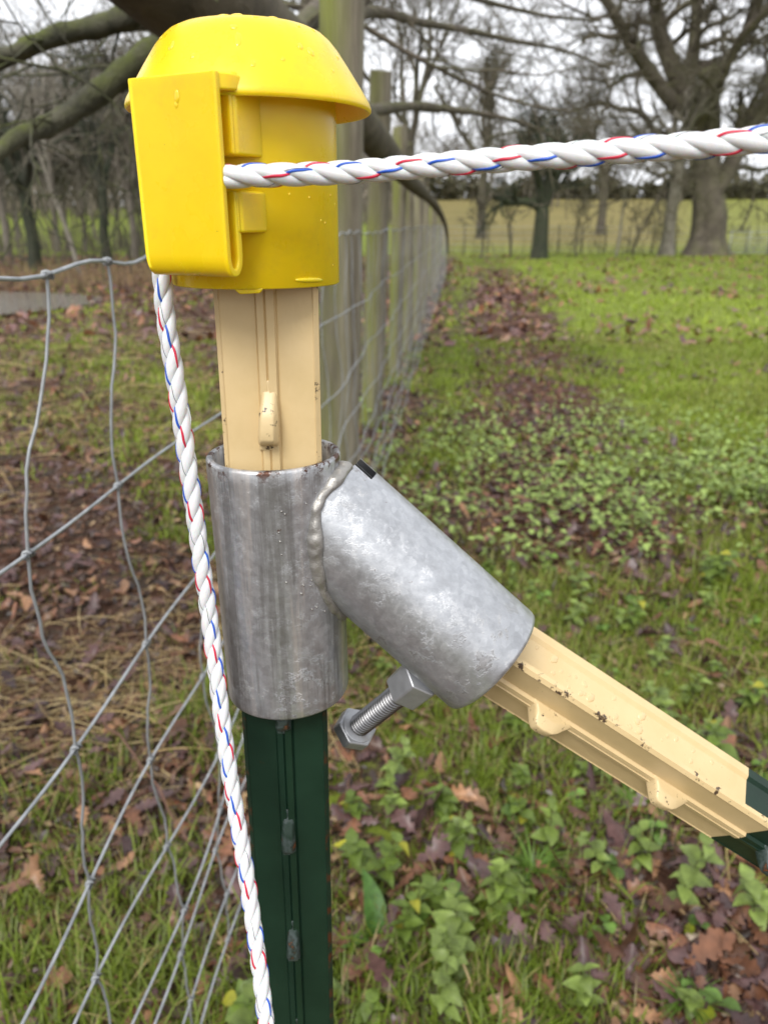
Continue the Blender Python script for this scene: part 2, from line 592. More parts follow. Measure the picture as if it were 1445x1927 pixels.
def stud(parent, O, U, W, A, mat, flip=False, h=.0060, wid=.0034, skew=0.0):
    """nub on a T-post: a ramp that rises along A, then drops; O at the foot of its steep end"""
    s = -1 if flip else 1
    prof = [(-.0215, .0012), (-.0175, h * .14), (-.0110, h * .80), (-.0088, h * .93), (-.0040, h), (-.0010, h * .96), (.0006, h * .80), (.0022, h * .22), (.0042, .0012), (.0042, -.001), (-.0215, -.001)]
    vs, fs = [], []
    n = len(prof)
    for side, k in ((-1, .50), (-.62, 1.0), (.62, 1.0), (1, .50)):
        for (a, hh) in prof:
            hh2 = hh * k if hh > .0007 else hh
            taper = .72 + .40 * max(0, min(1, (a + .0205) / .014))
            vs.append(O + U * (side * wid * taper + skew * (a + .0205)) + W * hh2 + A * (a * s))
    for j in range(3):
        for i in range(n):
            i2 = (i + 1) % n
            fs.append((j * n + i, j * n + i2, (j + 1) * n + i2, (j + 1) * n + i))
    fs.append(tuple(range(n))); fs.append(tuple(3 * n + i for i in range(n - 1, -1, -1)))
    mb = MB(); mb.add(vs, fs)
    o = mb.build("stud", mat, parent)
    sb = o.modifiers.new("bevel", 'BEVEL'); sb.width = .0008; sb.segments = 3; sb.limit_method = 'ANGLE'; sb.angle_limit = R(18)
    return o


post = empty("metal_post", (PX(0), FY, 0))
tag(post, "upright dark green steel post with cream painted top, under the yellow cap", "post")
def pprof(parent, name, mat, z0, z1, seg=8):
    mb = MB()
    O = Vector((PX(z0), FY, z0)) - parent.location
    A = (Vector((PX(z1), FY, z1)) - Vector((PX(z0), FY, z0)))
    mb.prism(TPROF, O, X, -Y, A.normalized(), 0, A.length, seg)
    return edge_wear(mb.build(name, mat, parent, autos=22))
pprof(post, "post_shaft", M['green'], -.25, .885)
pprof(post, "painted_top", M['beige'], .885, 1.075)
for i, zb in enumerate([.9765, .911, .8527, .787, .7215, .656, .590, .525, .459, .394]):
    stud(post, Vector((PX(zb) + .0004, FY - .0006, zb)) - post.location, X, -Y, -Z, M['studb'] if zb > .885 else M['studg'], h=.0074 if zb > .96 else .0050, wid=.0034 if zb > .96 else .0029,
         skew=-.05 if zb > .96 else -.03)

# brace: goes down to the right from the angled sleeve
BD = Vector((.815, 0, -.579)).normalized()
BU = Vector((-.579, 0, -.815)).normalized()
PH = R(55)
BN = BU * math.cos(PH) + Y * -math.sin(PH)         # the way its studded face looks
BW = Y * math.cos(PH) + BU * math.sin(PH)          # across its studded face, away from the camera
B0 = Vector((.0507, .262, .8886)) + BW * HW        # on the studded face, at the mouth of the sleeve
brace = empty("brace_post", B0)
tag(brace, "slanting cream painted steel brace post with raised studs, clamped in the angled sleeve", "post")
def bprof(name, mat, t0, t1, seg=6):
    mb = MB()
    mb.prism(TPROF, Vector((0, 0, 0)), BW, BN, BD, t0, t1, seg)
    return edge_wear(mb.build(name, mat, brace, autos=22))
bprof("painted_top", M['beige'], -.047, .1440)
bprof("post_shaft", M['green'], .1440, 1.55)
for k in range(-1, 10):
    t = .0265 + .0665 * k
    if k < 0: continue
    stud(brace, BD * t, BW, BN, -BD, M['studb'] if t < .12 else M['studg'], h=.0100, wid=.0034)

# bracket
brk = empty("tube_bracket", AX + Z * .863)
tag(brk, "galvanised steel bracket of two welded tubes joining the upright post and the brace", "bracket")
bl = brk.location
SR, SI = .0256, .0230
ZT, ZB = .9677, .863
mb = MB()
prof = [(SI, 0), (SR - .0012, 0), (SR - .0004, .0003), (SR, .0012)]
N_ = 24
for i in range(1, N_): prof.append((SR, .0012 + (ZT - ZB - .0024) * i / N_))
prof += [(SR, ZT - ZB - .0012), (SR - .0005, ZT - ZB - .0002), (SR - .0012, ZT - ZB), (SI + .0007, ZT - ZB), (SI, ZT - ZB - .0007), (SI, 0)]
mb.lathe(prof, (0, 0, 0), 96)
rr = random.Random(5)
mb.v = [(x * (1 + .004 * math.sin(7 * math.atan2(y, x) + 40 * z) * math.sin(60 * z + 1.3)), y, z) for x, y, z in mb.v]
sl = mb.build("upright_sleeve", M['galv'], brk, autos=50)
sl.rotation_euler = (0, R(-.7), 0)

# angled sleeve: each line of the tube starts where it meets the upright one
TE = Vector((.0442, .2735, .8823))
TD = (TE - Vector((.0114, .2812, .9108))).normalized()
TU = (Z - TD * Z.dot(TD)).normalized()
TV = TD.cross(TU)
NG, NSG = 96, 22
starts = []
mb = MB()
def tstart(a, rad, back=.0006):
    o = TE + (TU * math.cos(a) + TV * math.sin(a)) * rad
    # first hit, going backwards along -TD, with the upright cylinder
    ox, oy = o.x - AX.x, o.y - AX.y
    dx, dy = -TD.x, -TD.y
    A_ = dx * dx + dy * dy; B_ = ox * dx + oy * dy; C_ = ox * ox + oy * oy - (SR - back) ** 2
    D_ = B_ * B_ - A_ * C_
    t = (-B_ - math.sqrt(D_)) / A_ if D_ > 0 else -B_ / A_
    t = min(t, .095)
    for _ in range(6):                                # the saddle stops short of the middle of the upright tube
        p = o - TD * t
        xl = -.0238 + .0051 * max(0, min(1.3, (.930 - p.z) / .042))
        if p.x < xl: t -= (xl - p.x) / TD.x
    return o, t
vs, fs = [], []
for k in range(NG):
    a = 2 * math.pi * k / NG
    for rad, sg in ((SR, 1), (SI, -1)):
        o, t = tstart(a, rad)
        if sg == 1: starts.append(o - TD * t)
        for i in range(NSG + 1):
            q = t * (1 - i / NSG)
            rr_ = rad
            if sg == 1:
                if i == NSG: rr_ = rad - .0013
                if i == NSG - 1: q = .0006; rr_ = rad - .0003
                if i == NSG - 2: q = .0020
            c = TE + (TU * math.cos(a) + TV * math.sin(a)) * rr_ - TD * q
            vs.append(c - bl)
S2 = NSG + 1
def vid(k, s, i): return ((k % NG) * 2 + s) * S2 + i
for k in range(NG):
    a = (k + .5) / NG * 360
    a = a - 360 if a > 180 else a
    for i in range(NSG):
        slot = -14 < a < 6 and i < 2                 # drain slot left open at the top of the joint
        if slot: continue
        fs.append((vid(k, 0, i), vid(k + 1, 0, i), vid(k + 1, 0, i + 1), vid(k, 0, i + 1)))
        fs.append((vid(k, 1, i), vid(k, 1, i + 1), vid(k + 1, 1, i + 1), vid(k + 1, 1, i)))
    fs.append((vid(k, 0, NSG), vid(k + 1, 0, NSG), vid(k + 1, 1, NSG), vid(k, 1, NSG)))
mb.add(vs, fs)
mb.build("angled_sleeve", M['galv2'], brk, autos=50)

# weld bead down the camera side of the joint, and the fillet that closes the joint behind it
side = 1 if (TE + TV * SR).y < TE.y else -1
pts, foot = [], []
NW = 150
for i in range(NW):
    a = side * R(8 + (178 - 8) * i / (NW - 1))
    o, t = tstart(a, SR, 0)
    p = o - TD * t
    out = Vector((p.x - AX.x, p.y - AX.y, 0))
    pts.append(p)
    foot.append(Vector((AX.x, AX.y, 0)) + out.normalized() * (SR - .0006) + Z * p.z - X * .0022)
mb = MB()
rr = random.Random(2)
for i in range(NW - 1):
    mb.add([pts[i] + TD * .0004 - bl, pts[i + 1] + TD * .0004 - bl, foot[i + 1] - bl, foot[i] - bl], [(0, 1, 2, 3)])
mid = [pts[i].lerp(foot[i], .42) for i in range(NW)]
vs, fs, NC = [], [], 16
for i in range(NW):
    tn = (mid[min(i + 1, NW - 1)] - mid[max(i - 1, 0)]).normalized()
    ac = (pts[i] - foot[i]); half = max(.0020, ac.length * .5 + .0009)
    ac = ac - tn * ac.dot(tn)
    ac = ac.normalized() if ac.length > .0008 else TD
    nn = tn.cross(ac); nn = nn if nn.y < 0 else -nn
    e = min(1, (i + 2) / 7, (NW + 1 - i) / 5)
    ph = i / NW * 15
    lump = 1 + .16 * math.sin(i * .11) + .10 * math.sin(i * .29 + 1)
    for k in range(NC):
        q = 2 * math.pi * k / NC
        rip = 1 + .30 * (abs(((i * .105 + .5 * math.cos(q) ** 2 + .3 * math.sin(i * .09)) % 1) * 2 - 1) - .5)
        vs.append(mid[i] + ac * math.cos(q) * min(half, .0028) * e * lump + nn * math.sin(q) * .0021 * e * rip * lump + nn * .0006 - bl)
for i in range(NW - 1):
    for k in range(NC):
        k2 = (k + 1) % NC
        fs.append((i * NC + k, i * NC + k2, (i + 1) * NC + k2, (i + 1) * NC + k))
fs.append(tuple(range(NC))); fs.append(tuple((NW - 1) * NC + k for k in range(NC - 1, -1, -1)))
mb.add(vs, fs)
for _ in range(26):                                # spatter
    i = rr.randrange(8, NW - 8)
    p = foot[i] - X * rr.uniform(.001, .012) + Z * rr.uniform(-.003, .003)
    o2 = Vector((p.x - AX.x, p.y - AX.y, 0)).normalized() * SR
    p = Vector((AX.x, AX.y, p.z)) + o2 - bl
    r_ = rr.uniform(.0002, .0005)
    mb.tube([p - o2.normalized() * r_, p, p + o2.normalized() * r_ * .7, p + o2.normalized() * r_], [r_, r_, r_ * .7, r_ * .1], 8)
mb.build("weld_bead", M['weld'], brk)

# nut and clamp bolt under the angled sleeve
def hexpts(rc, n=6, ph=0): return [(rc * math.cos(2 * math.pi * i / n + ph), rc * math.sin(2 * math.pi * i / n + ph)) for i in range(n)]
HEADP, NUTP = at(674, 1367, .299), at(772, 1290, .279)
HD = (HEADP - NUTP).normalized()                    # from nut to head
HU = (Z - HD * Z.dot(HD)).normalized(); HV = HD.cross(HU)
mb = MB()
mb.prism(hexpts(.0098, ph=.35), NUTP - bl, HU, HV, HD, -.0120, .0042)
nut = mb.build("nut", M['zinc'], brk, bevel=.0009, segs=3, smooth=True)
bolt = empty("clamp_bolt", (0, 0, 0)); bolt.parent = brk
L_ = (HEADP - NUTP).length
mb = MB()
sh = []
nth = int((L_ + .006) / .0019)
pp, rd = [], []
for i in range(nth * 6 + 1):
    u = i / (nth * 6)
    pp.append(NUTP - bl + HD * (-.006 + (L_ + .006) * u))
    rd.append(.00440 + .00080 * (abs(((i / 6) % 1) - .5) * 2 - .5) * 2.0)
mb.tube(pp, rd, 28)
mb.build("threaded_shank", M['thread'], bolt)
mb = MB()
mb.prism(hexpts(.0100, ph=.12), HEADP - bl, HU, HV, HD, -.0002, .0066)
hh = mb.build("hex_head", M['zinc'], bolt, bevel=.0010, segs=3)
mb = MB()
mb.tube([HEADP - bl - HD * .0009, HEADP - bl - HD * .0006, HEADP - bl + HD * .0005], [.0074, .0078, .0078], 40)
mb.build("washer_face", M['zinc'], bolt, autos=40)

# ------------------------------------------------------------------ yellow cap insulator
CC = Vector((-.0450, .2846, 1.0300))
cap = empty("post_cap", CC)
tag(cap, "bright yellow plastic insulator cap with domed top, wet, holding the white rope", "insulator cap")
mb = MB()
mb.lathe([(.0268, .0000), (.0287, 0), (.0291, .0004), (.0291, .054), (.0291, .0580), (.0268, .0580), (.0268, .0000)], (0, 0, 0), 96)
mb.build("cap_body", M['yellow'], cap, autos=50)
mb = MB()
DZ = .0
dome_prof = [(.0, .0795), (.009, .0793), (.0140, .0790), (.0150, .0783), (.0185, .0780), (.0225, .0772), (.0252, .0760), (.0275, .0742), (.0300, .0715), (.0340, .0660),
             (.0380, .0602), (.0404, .0565), (.0409, .0552), (.0409, .0543), (.0404, .0538), (.0396, .0540), (.0360, .0595), (.0310, .0660), (.0250, .0700), (.0, .0720)]
dome_prof = [(r * .972, z) for r, z in dome_prof]
mb.lathe(dome_prof, (.0010, 0, 0), 120)
dome = mb.build("dome", M['yellow'], cap, autos=60)
TH = R(26)
CN = Vector((-math.sin(TH), -math.cos(TH), 0)); CT = Vector((math.cos(TH), -math.sin(TH), 0))
HP = Vector((-.0604, .2463, 0)) - Vector((CC.x, CC.y, 0))   # middle of the hook's outer face
CS = -CN
def jprofile():
    zt, zu, zl = .0593, .0108, .0288
    th = .0021
    out, inn = [], []
    r_o = .0040
    for i in range(13):
        a = math.pi * i / 12
        out.append((r_o - r_o * math.cos(a), zu - .0062 * math.sin(a)))
        inn.append((r_o - (r_o - th) * math.cos(a), zu - .0040 * math.sin(a)))
    return [(0, zt)] + out + [(2 * r_o, zl), (2 * r_o - th, zl)] + inn[::-1] + [(th, zt)]
KW = .0157
mb = MB()
J = jprofile()
n = len(J)
# extruded across; the strip's lower corners are rounded a little by drawing the ends in
vs, fs = [], []
ks = [-KW, -KW * .97, -KW * .88, -KW * .5, 0, KW * .5, KW * .88, KW * .97, KW]
for k in ks:
    for (s, z) in J: vs.append(HP + CS * s + CT * k + Z * z)
for i in range(len(ks) - 1):
    for q in range(n):
        q2 = (q + 1) % n
        fs.append((i * n + q, i * n + q2, (i + 1) * n + q2, (i + 1) * n + q))
def capend(base):
    h = n // 2
    for q in range(h - 1):
        a, b, c, d = q, q + 1, n - 2 - q, n - 1 - q
        fs.append((base + a, base + b, base + c, base + d) if b != c else (base + a, base + b, base + d))
capend(0); capend((len(ks) - 1) * n)
mb.add(vs, fs)
mb.build("rope_hook", M['yellow'], cap, bevel=.0006, segs=3, angle=50)
# webs joining hook and body: one above the rope, one below it
def web(z0, z1, s0, k1, name):
    mb = MB()
    k0 = -.006
    pts = [(k0, s0)]
    pts += [(k1 - .0012, s0), (k1, s0 + .0012)]
    D = -HP.dot(CS)
    body = lambda k: D - math.sqrt(max(1e-9, .0285 ** 2 - k * k)) + .0002
    off = HP.dot(CT)
    pts += [(k1, body(k1 + off)), (k0, body(k0 + off))]
    mb.prism(pts, HP, CT, CS, Z, z0, z1)
    return mb.build(name, M['yellow'], cap, bevel=.0020, segs=4)
web(.0385, .0600, .0062, .0166, "hook_web")
web(.0172, .0290, .0062, .0168, "hook_web")
mb = MB()
pts = [(-KW, .0003), (.0120, .0003), (.0160, .0022), (.0178, .0060), (.0172, .0140), (-.012, .0140), (-KW, .006)]
mb.prism(pts, HP, CT, CS, Z, .0548, .0592)
mb.build("hook_tab", M['yellow'], cap, bevel=.0008, segs=3)
mb = MB()
mb.prism([(-KW - .0022, .003), (-KW + .001, .003), (-KW + .001, .0085), (-KW - .0022, .0085)], HP, CT, CS, Z, .0535, .0575)
mb.build("hook_tab", M['yellow'], cap, bevel=.0009, segs=3)
mb = MB()
mb.tube([HP + CT * (-KW + .0006) + CS * .007 + Z * z for z in (.0478, .0495, .051, .0525)], [.0008, .0016, .0017, .001], 12)
mb.build("moulding_bead", M['yellow'], cap)
mb = MB()     # mould flash under the rim
mb.prism([(-.004, 0), (.006, 0), (.0045, -.0016), (-.002, -.0019)], Vector((.0006, -.0285, .0004)), X, Z, Y, 0, .0012)
mb.build("mould_flash", M['yellow'], cap, bevel=.0004)
mb = MB()
def on_body(px, py):
    # on the cap's body, towards the camera
    for i in range(4000):
        y = .2555 + i * 1e-5
        p = at(px, py, y)
        if (p.x - CC.x) ** 2 + (p.y - CC.y) ** 2 < .0291 ** 2: return p
    return at(px, py, .2555)
pl = [on_body(x, 527) - CC for x in (556, 566, 578, 590, 600, 607)]
mb.tube(pl, [.0004, .0007, .0008, .0008, .0007, .0003], 10)
mb.build("mould_flash", M['yellow'], cap)


def drop(parent, p, nrm, a, b, tang=None, h=.35, mat='dropy'):
    """a bead of water: a flattened lens a x b lying on the surface at p"""
    nrm = nrm.normalized()
    t = (tang or Z.cross(nrm) if nrm.z < .95 else X)
    t = (t - nrm * t.dot(nrm)).normalized(); s = nrm.cross(t)
    vs, fs = [], []
    nr, na = 5, 14
    rs = random.Random(hash((round(p.x * 1e6), round(p.z * 1e6))))
    wob = [1 + rs.uniform(-.14, .14) for _ in range(na)]
    for i in range(nr):
        f = i / nr * math.pi / 2
        for k in range(na):
            q = 2 * math.pi * k / na
            rr = math.cos(f) * (wob[k])
            vs.append(p + t * (a * rr * math.cos(q)) + s * (b * rr * math.sin(q)) + nrm * (math.sin(f) * h * min(a, b) - .00003))
    vs.append(p + nrm * h * min(a, b))
    for i in range(nr - 1):
        for k in range(na):
            k2 = (k + 1) % na
            fs.append((i * na + k, i * na + k2, (i + 1) * na + k2, (i + 1) * na + k))
    for k in range(na): fs.append(((nr - 1) * na + k, (nr - 1) * na + (k + 1) % na, nr * na))
    mb = MB(); mb.add(vs, fs)
    return mb.build("water_drop", M[mat], parent)

# drops on the dome, placed by turn angle and place along its outline
for az, i, q, a, b in ((-1.50, 8, .4, .0011, .0026), (-1.75, 4, .5, .0016, .0009), (-2.05, 3, .3, .0013, .0008), (-2.35, 6, .3, .0010, .0008), (-2.6, 7, .5, .0009, .0007),
                       (-.9, 8, .5, .0008, .0012), (-1.12, 9, .3, .0006, .0006), (-.62, 9, .5, .0006, .0008), (-.35, 8, .6, .0008, .0007), (-1.3, 5, .5, .0014, .0008),
                       (-1.6, 2, .5, .0018, .0014), (-1.2, 3, .5, .0012, .0009), (-.75, 6, .4, .0007, .0007), (-1.9, 9, .2, .0007, .0009), (-1.55, 7, .5, .0012, .0010), (-1.0, 4, .5, .0015, .0010), (-2.2, 8, .5, .0009, .0015), (-.8, 8, .7, .0010, .0016), (-1.38, 9, .6, .0008, .0012), (-.5, 6, .5, .0010, .0008)):
    r0, z0 = dome_prof[i]; r1, z1 = dome_prof[i + 1]
    r, z = r0 + (r1 - r0) * q, z0 + (z1 - z0) * q
    d = Vector((math.cos(az), math.sin(az), 0))
    nr = (d * (z0 - z1) + Z * (r1 - r0)).normalized()
    drop(cap, d * r + Z * z + X * .001, nr, a, b)
for k, z, a, b in ((.0020, .0535, .0009, .0018), (.0014, .0515, .0006, .0009)):
    drop(cap, HP + CT * k + Z * z, CN, a, b)
for px, py in ((582, 372), (622, 368), (612, 420), (604, 415), (626, 500), (630, 385), (545, 366)):
    p = on_body(px, py) - CC
    drop(cap, p, Vector((p.x, p.y, 0)), .0004, .0005)
# drops on the brace's web, whose side looks at the camera and up
rs = random.Random(4)
for k in range(46):
    t = rs.uniform(.012, .138) if k > 8 else rs.choice((.03, .05, .085, .1, .112, .125))+rs.uniform(-.01, .01)
    w = -rs.uniform(.0125, .0245)
    a = rs.uniform(.0004, .0013) if k > 5 else rs.uniform(.0014, .002)
    drop(brace, BW * -.0019 + BN * w + BD * t, -BW, a, a * rs.uniform(.6, 1.6), BD + BN * .6, .3, 'dropb')

# ------------------------------------------------------------------ the rope
A0 = CC.copy(); A0.z = 0
H0 = HP + A0
RA, RB_ = at(1445, 262, .208), at(1180, 283, .222)
ctl = [RA + (RA - RB_) * k for k in (36, 24, 14, 7, 3, 1)] + [at(1445, 262, .208), at(1180, 283, .222), at(900, 304, .234), at(640, 325, .2455),
       H0 + CT * .019 + CS * .0046 + Z * 1.0627, H0 + CT * .010 + CS * .0048 + Z * 1.0622, H0 + CT * .0 + CS * .0050 + Z * 1.0617,
       H0 + CT * -.009 + CS * .0070 + Z * 1.0595, H0 + CT * -.0160 + CS * .0100 + Z * 1.0530, at(304, 440, .2668), at(306, 520, .2668), at(313, 600, .2665),
       at(329, 704, .265), at(351, 853, .264), at(377, 1040, .262), at(398, 1190, .259), at(429, 1432, .247), at(468, 1674, .232), at(500, 1916, .214), at(520, 2120, .200), at(545, 2500, .180)]
path = catmull(ctl, 60)
# resample evenly
seg = [0]
for a, b in zip(path, path[1:]): seg.append(seg[-1] + (b - a).length)
TOT = seg[-1]
STEP = .0006
rope = empty("electric_fence_rope", ctl[10])
tag(rope, "white twisted rope with red and blue threads, through the yellow cap's hook", "rope")
pts, j = [], 0
nS = int(TOT / STEP)
for i in range(nS + 1):
    s = i * STEP
    while j < len(seg) - 2 and seg[j + 1] < s: j += 1
    u = (s - seg[j]) / max(1e-9, seg[j + 1] - seg[j])
    pts.append(path[j].lerp(path[j + 1], u))
P = np.array([tuple(p) for p in pts]) - np.array(tuple(ctl[10]))
T = np.gradient(P, axis=0); T /= np.linalg.norm(T, axis=1)[:, None]
Nn = np.zeros_like(P)
v = np.array([0., -1, 0.3]); v -= T[0] * v.dot(T[0]); Nn[0] = v / np.linalg.norm(v)
for i in range(1, len(P)):
    v = Nn[i - 1] - T[i] * Nn[i - 1].dot(T[i]); Nn[i] = v / np.linalg.norm(v)
Bn = np.cross(T, Nn)
S = np.arange(len(P)) * STEP
PITCHR, RR, RS = .0256, .00146, .00196
def sweep(name, C, T, Nn, Bn, ra, rb, phi, k, mat, uvs=True):
    """an elliptical tube along C; phi turns its section, long way ra across"""
    n = len(C)
    a = 2 * np.pi * np.arange(k) / k
    ca, sa = np.cos(a)[None, :, None], np.sin(a)[None, :, None]
    E1 = (Nn * np.cos(phi)[:, None] + Bn * np.sin(phi)[:, None])[:, None, :]
    E2 = (-Nn * np.sin(phi)[:, None] + Bn * np.cos(phi)[:, None])[:, None, :]
    V = C[:, None, :] + E1 * ca * ra + E2 * sa * rb
    V = V.reshape(-1, 3)
    i = np.arange(n - 1)[:, None] * k; q = np.arange(k)[None, :]; q2 = (q + 1) % k
    F = np.stack([i + q, i + q2, i + k + q2, i + k + q], -1).reshape(-1, 4)
    me = np_mesh(name, V, F)
    if uvs:
        uv = me.uv_layers.new(name="UVMap")
        li = F.ravel()
        ii, kk = li // k, li % k
        # yarns run against the lay of the strand
        U = kk / k - 2.2 * ii * STEP / PITCHR
        co = np.stack([np.abs((U % 1) * 2 - 1) * 3, ii * STEP / PITCHR], -1).astype(np.float32)
        uv.data.foreach_set("uv", co.ravel())
    return link(name, me, mat, rope)
wav = 1 + .03 * np.sin(S * 160) + .03 * np.sin(S * 47 + 2)
for j in range(3):
    al = 2 * np.pi * S / PITCHR + 2 * np.pi * j / 3
    C = P + (Nn * np.cos(al)[:, None] + Bn * np.sin(al)[:, None]) * RR
    sweep("strand", C, T, Nn, Bn, RS * .96, RS * 1.13, al, 16, M['rope'])
    def thread(name, off, out, rt, mat, rate=-.85, flat=.5):
        be = al * rate + off
        # keep to the strand's own outline
        d = be - al
        ra, rb = RS * .96, RS * 1.13
        rad = ra * rb / np.sqrt((rb * np.cos(d)) ** 2 + (ra * np.sin(d)) ** 2)
        C2 = C + (Nn * np.cos(be)[:, None] + Bn * np.sin(be)[:, None]) * (rad + out)[:, None]
        sweep(name, C2, T, Nn, Bn, rt * flat, rt, be, 8, mat, False)
    if j == 0: thread("red_thread", .4, -.00003, .00043, M['red']); thread("blue_thread", 3.0, -.00003, .00041, M['blue'])
    if j == 1: thread("blue_thread", 1.2, -.00003, .00043, M['blue']); thread("metal_filament", 4.0, -.00002, .00011, M['steel'], -.8, 1.0)
    if j == 2: thread("red_thread", 2.5, -.00003, .00041, M['red']); thread("metal_filament", 5.4, -.00002, .00011, M['steel'], -.95, 1.0)
#__BACKGROUND__
for i in range(5):                                  # single fibres worked loose from the lay
    rs = random.Random(900 + i)
    j0 = int(len(P) * rs.uniform(.12, .80)); a = rs.random() * 6.28; L = rs.uniform(.004, .011)
    d0 = Nn[j0] * math.cos(a) + Bn[j0] * math.sin(a)
    m = 9
    pts = []
    for q in range(m):
        u = q / (m - 1)
        j = min(len(P) - 1, j0 + int(L / STEP * u))
        pts.append(Vector(P[j] + d0 * (.0033 + .0012 * math.sin(math.pi * u * rs.uniform(.7, 1.0))) + T[j] * .0))
    mb = MB(); mb.tube(pts, .00011, 6)
    mb.build("loose_fibre", M['rope'] if i % 3 else M['steel'], rope)
# ------------------------------------------------------------------ ground
def sstep(a, b, x):
    t = np.clip((np.asarray(x, float) - a) / (b - a), 0, 1); return t * t * (3 - 2 * t)
FX = lambda y: -.28 + .0958 * y                     # line of the wire fence
def gz(x, y):
    x = np.asarray(x, float); y = np.asarray(y, float)
    near = .05 * (fbm(x, y, .9, 5) - .5) + .02 * (vn(x, y, 5, 2) - .5)
    hill = 5.2 * sstep(34, 150, y) * sstep(-25, 2, x) - .25 * sstep(28.5, 31, y) * (1 - sstep(33, 45, y)) * sstep(-2, 4, x)
    bank = .5 * sstep(11, 17, y + 0 * x) * sstep(-1.5, -6, x)
    wood = 2.6 * sstep(34, 90, y) * sstep(0, -8, x)
    dip = -.35 * np.exp(-(((x + 7.9) / 3.6) ** 2 + ((y - 11.9) / 2.7) ** 2) ** 2)
    return near + hill + wood + bank * 0 + dip
def masks(x, y):
    """(leaf litter, green growth, dry far pasture) at a place; where the plants really grow and the leaves really lie"""
    d = x - FX(y)
    right = sstep(-.05, .25, d)
    band = .88 * np.exp(-((d - (.62 + .035 * y)) / (.42 + .02 * y)) ** 2) * (.70 + .6 * vn(x, y, .8, 18)) * sstep(1.3, 2.6, y) * (1 - .5 * sstep(12, 22, y))
    nearlit = .72 * (1 - sstep(1.25, 1.9, y)) * sstep(.20, .55, x) + .35 * (1 - sstep(1.0, 2.0, y))
    lit_r = np.maximum(np.maximum(band, nearlit), .47 - .20 * sstep(2, 6, y))
    lit_l = .55 - .02 * sstep(2.5, 6, y)
    lit = right * lit_r + (1 - right) * lit_l
    gr_r = .57 + .15 * sstep(1.9, 5.5, y) * sstep(.6, 1.8, d) - .50 * band - .30 * nearlit + .30 * (fbm(x, y, .55, 21) - .5)
    gr_l = .24 + .04 * sstep(2.5, 6, y) + .1 * np.sin(x * 2.2 + y)
    mudl = np.exp(-(((x + 1.0) / .5) ** 2 + ((y - 2.2) / .7) ** 2))
    gr = right * gr_r + (1 - right) * (gr_l - .4 * mudl)
    dry = sstep(33, 46, y) * .85 * sstep(-1, 3, x) * (1 - .55 * sstep(.30, .42, x / (y + 1))) + .55 * sstep(23, 29, y) * (1 - sstep(29, 31, y)) * np.exp(-((x - 1.2) / 2.5) ** 2)
    gr = gr + .35 * sstep(27, 30, y) + .12 * sstep(24, 34, y) * sstep(0, -4, x)
    lit = lit * (1 - .8 * sstep(22, 30, y))
    return np.clip(lit, 0, 1), np.clip(gr, 0, 1), np.clip(dry, 0, 1)

def axis_pts(lo, hi, step0, grow):
    out = [0.0]; st = step0
    while out[-1] < hi: out.append(out[-1] + st); st *= grow
    neg = [0.0]; st = step0
    while neg[-1] > lo: neg.append(neg[-1] - st); st *= grow
    return np.array(neg[::-1][:-1] + out)
gx = axis_pts(-900, 900, .045, 1.035); gy = axis_pts(-400, 1500, .045, 1.03) + 1.2
GX, GY = np.meshgrid(gx, gy)
GZ = gz(GX, GY)
nx, ny = len(gx), len(gy)
ii, jj = np.meshgrid(np.arange(nx - 1), np.arange(ny - 1))
q = (jj * nx + ii).ravel()
lit, gr, dry = masks(GX, GY)
g_me = np_mesh("ground", np.stack([GX, GY, GZ], -1).reshape(-1, 3), np.stack([q, q + 1, q + nx + 1, q + nx], -1),
               tint=np.stack([lit, gr, dry], -1).reshape(-1, 3))
tag(link("ground", g_me, M['ground']), kind="structure")
mb = MB(); npt = 40
ring = [(-7.9 + 3.45 * math.cos(a) * (1 + .05 * math.sin(3 * a)), 11.9 + 2.55 * math.sin(a) * (1 + .08 * math.sin(2 * a + 1)), -.10) for a in [2 * math.pi * k / npt for k in range(npt)]]
mb.add(ring + [(-7.9, 11.9, -.10)], [(k, (k + 1) % npt, npt) for k in range(npt)])
tag(mb.build("pond", M['pond']), kind="structure")

# ------------------------------------------------------------------ batches of tubes, blades and leaves
def tubes(paths, sides=4):
    """paths: list of (points (n,3), radii (n)); one vertex array and one quad array for all"""
    by = {}
    for p, r in paths: by.setdefault(len(p), []).append((p, r))
    VV, FF, base = [], [], 0
    for n, L in by.items():
        P = np.array([p for p, _ in L], float); Rr = np.array([r for _, r in L], float)
        T = np.gradient(P, axis=1); T /= np.linalg.norm(T, axis=2, keepdims=True) + 1e-9
        m = T.mean(axis=1, keepdims=True)
        ref = np.where(np.abs(m[..., 2:3]) < .8, np.array([0, 0, 1.]), np.array([1., 0, 0]))
        N = np.cross(T, ref); N /= np.linalg.norm(N, axis=2, keepdims=True) + 1e-9
        B = np.cross(T, N)
        a = 2 * np.pi * np.arange(sides) / sides
        V = P[:, :, None, :] + (N[:, :, None, :] * np.cos(a)[:, None] + B[:, :, None, :] * np.sin(a)[:, None]) * Rr[:, :, None, None]
        nb = len(L)
        b = (np.arange(nb) * n * sides)[:, None, None]; i = (np.arange(n - 1) * sides)[None, :, None]
        k = np.arange(sides)[None, None, :]; k2 = (k + 1) % sides
        F = np.stack([b + i + k, b + i + k2, b + i + sides + k2, b + i + sides + k], -1).reshape(-1, 4) + base
        VV.append(V.reshape(-1, 3)); FF.append(F); base += nb * n * sides
    return np.concatenate(VV), np.concatenate(FF)

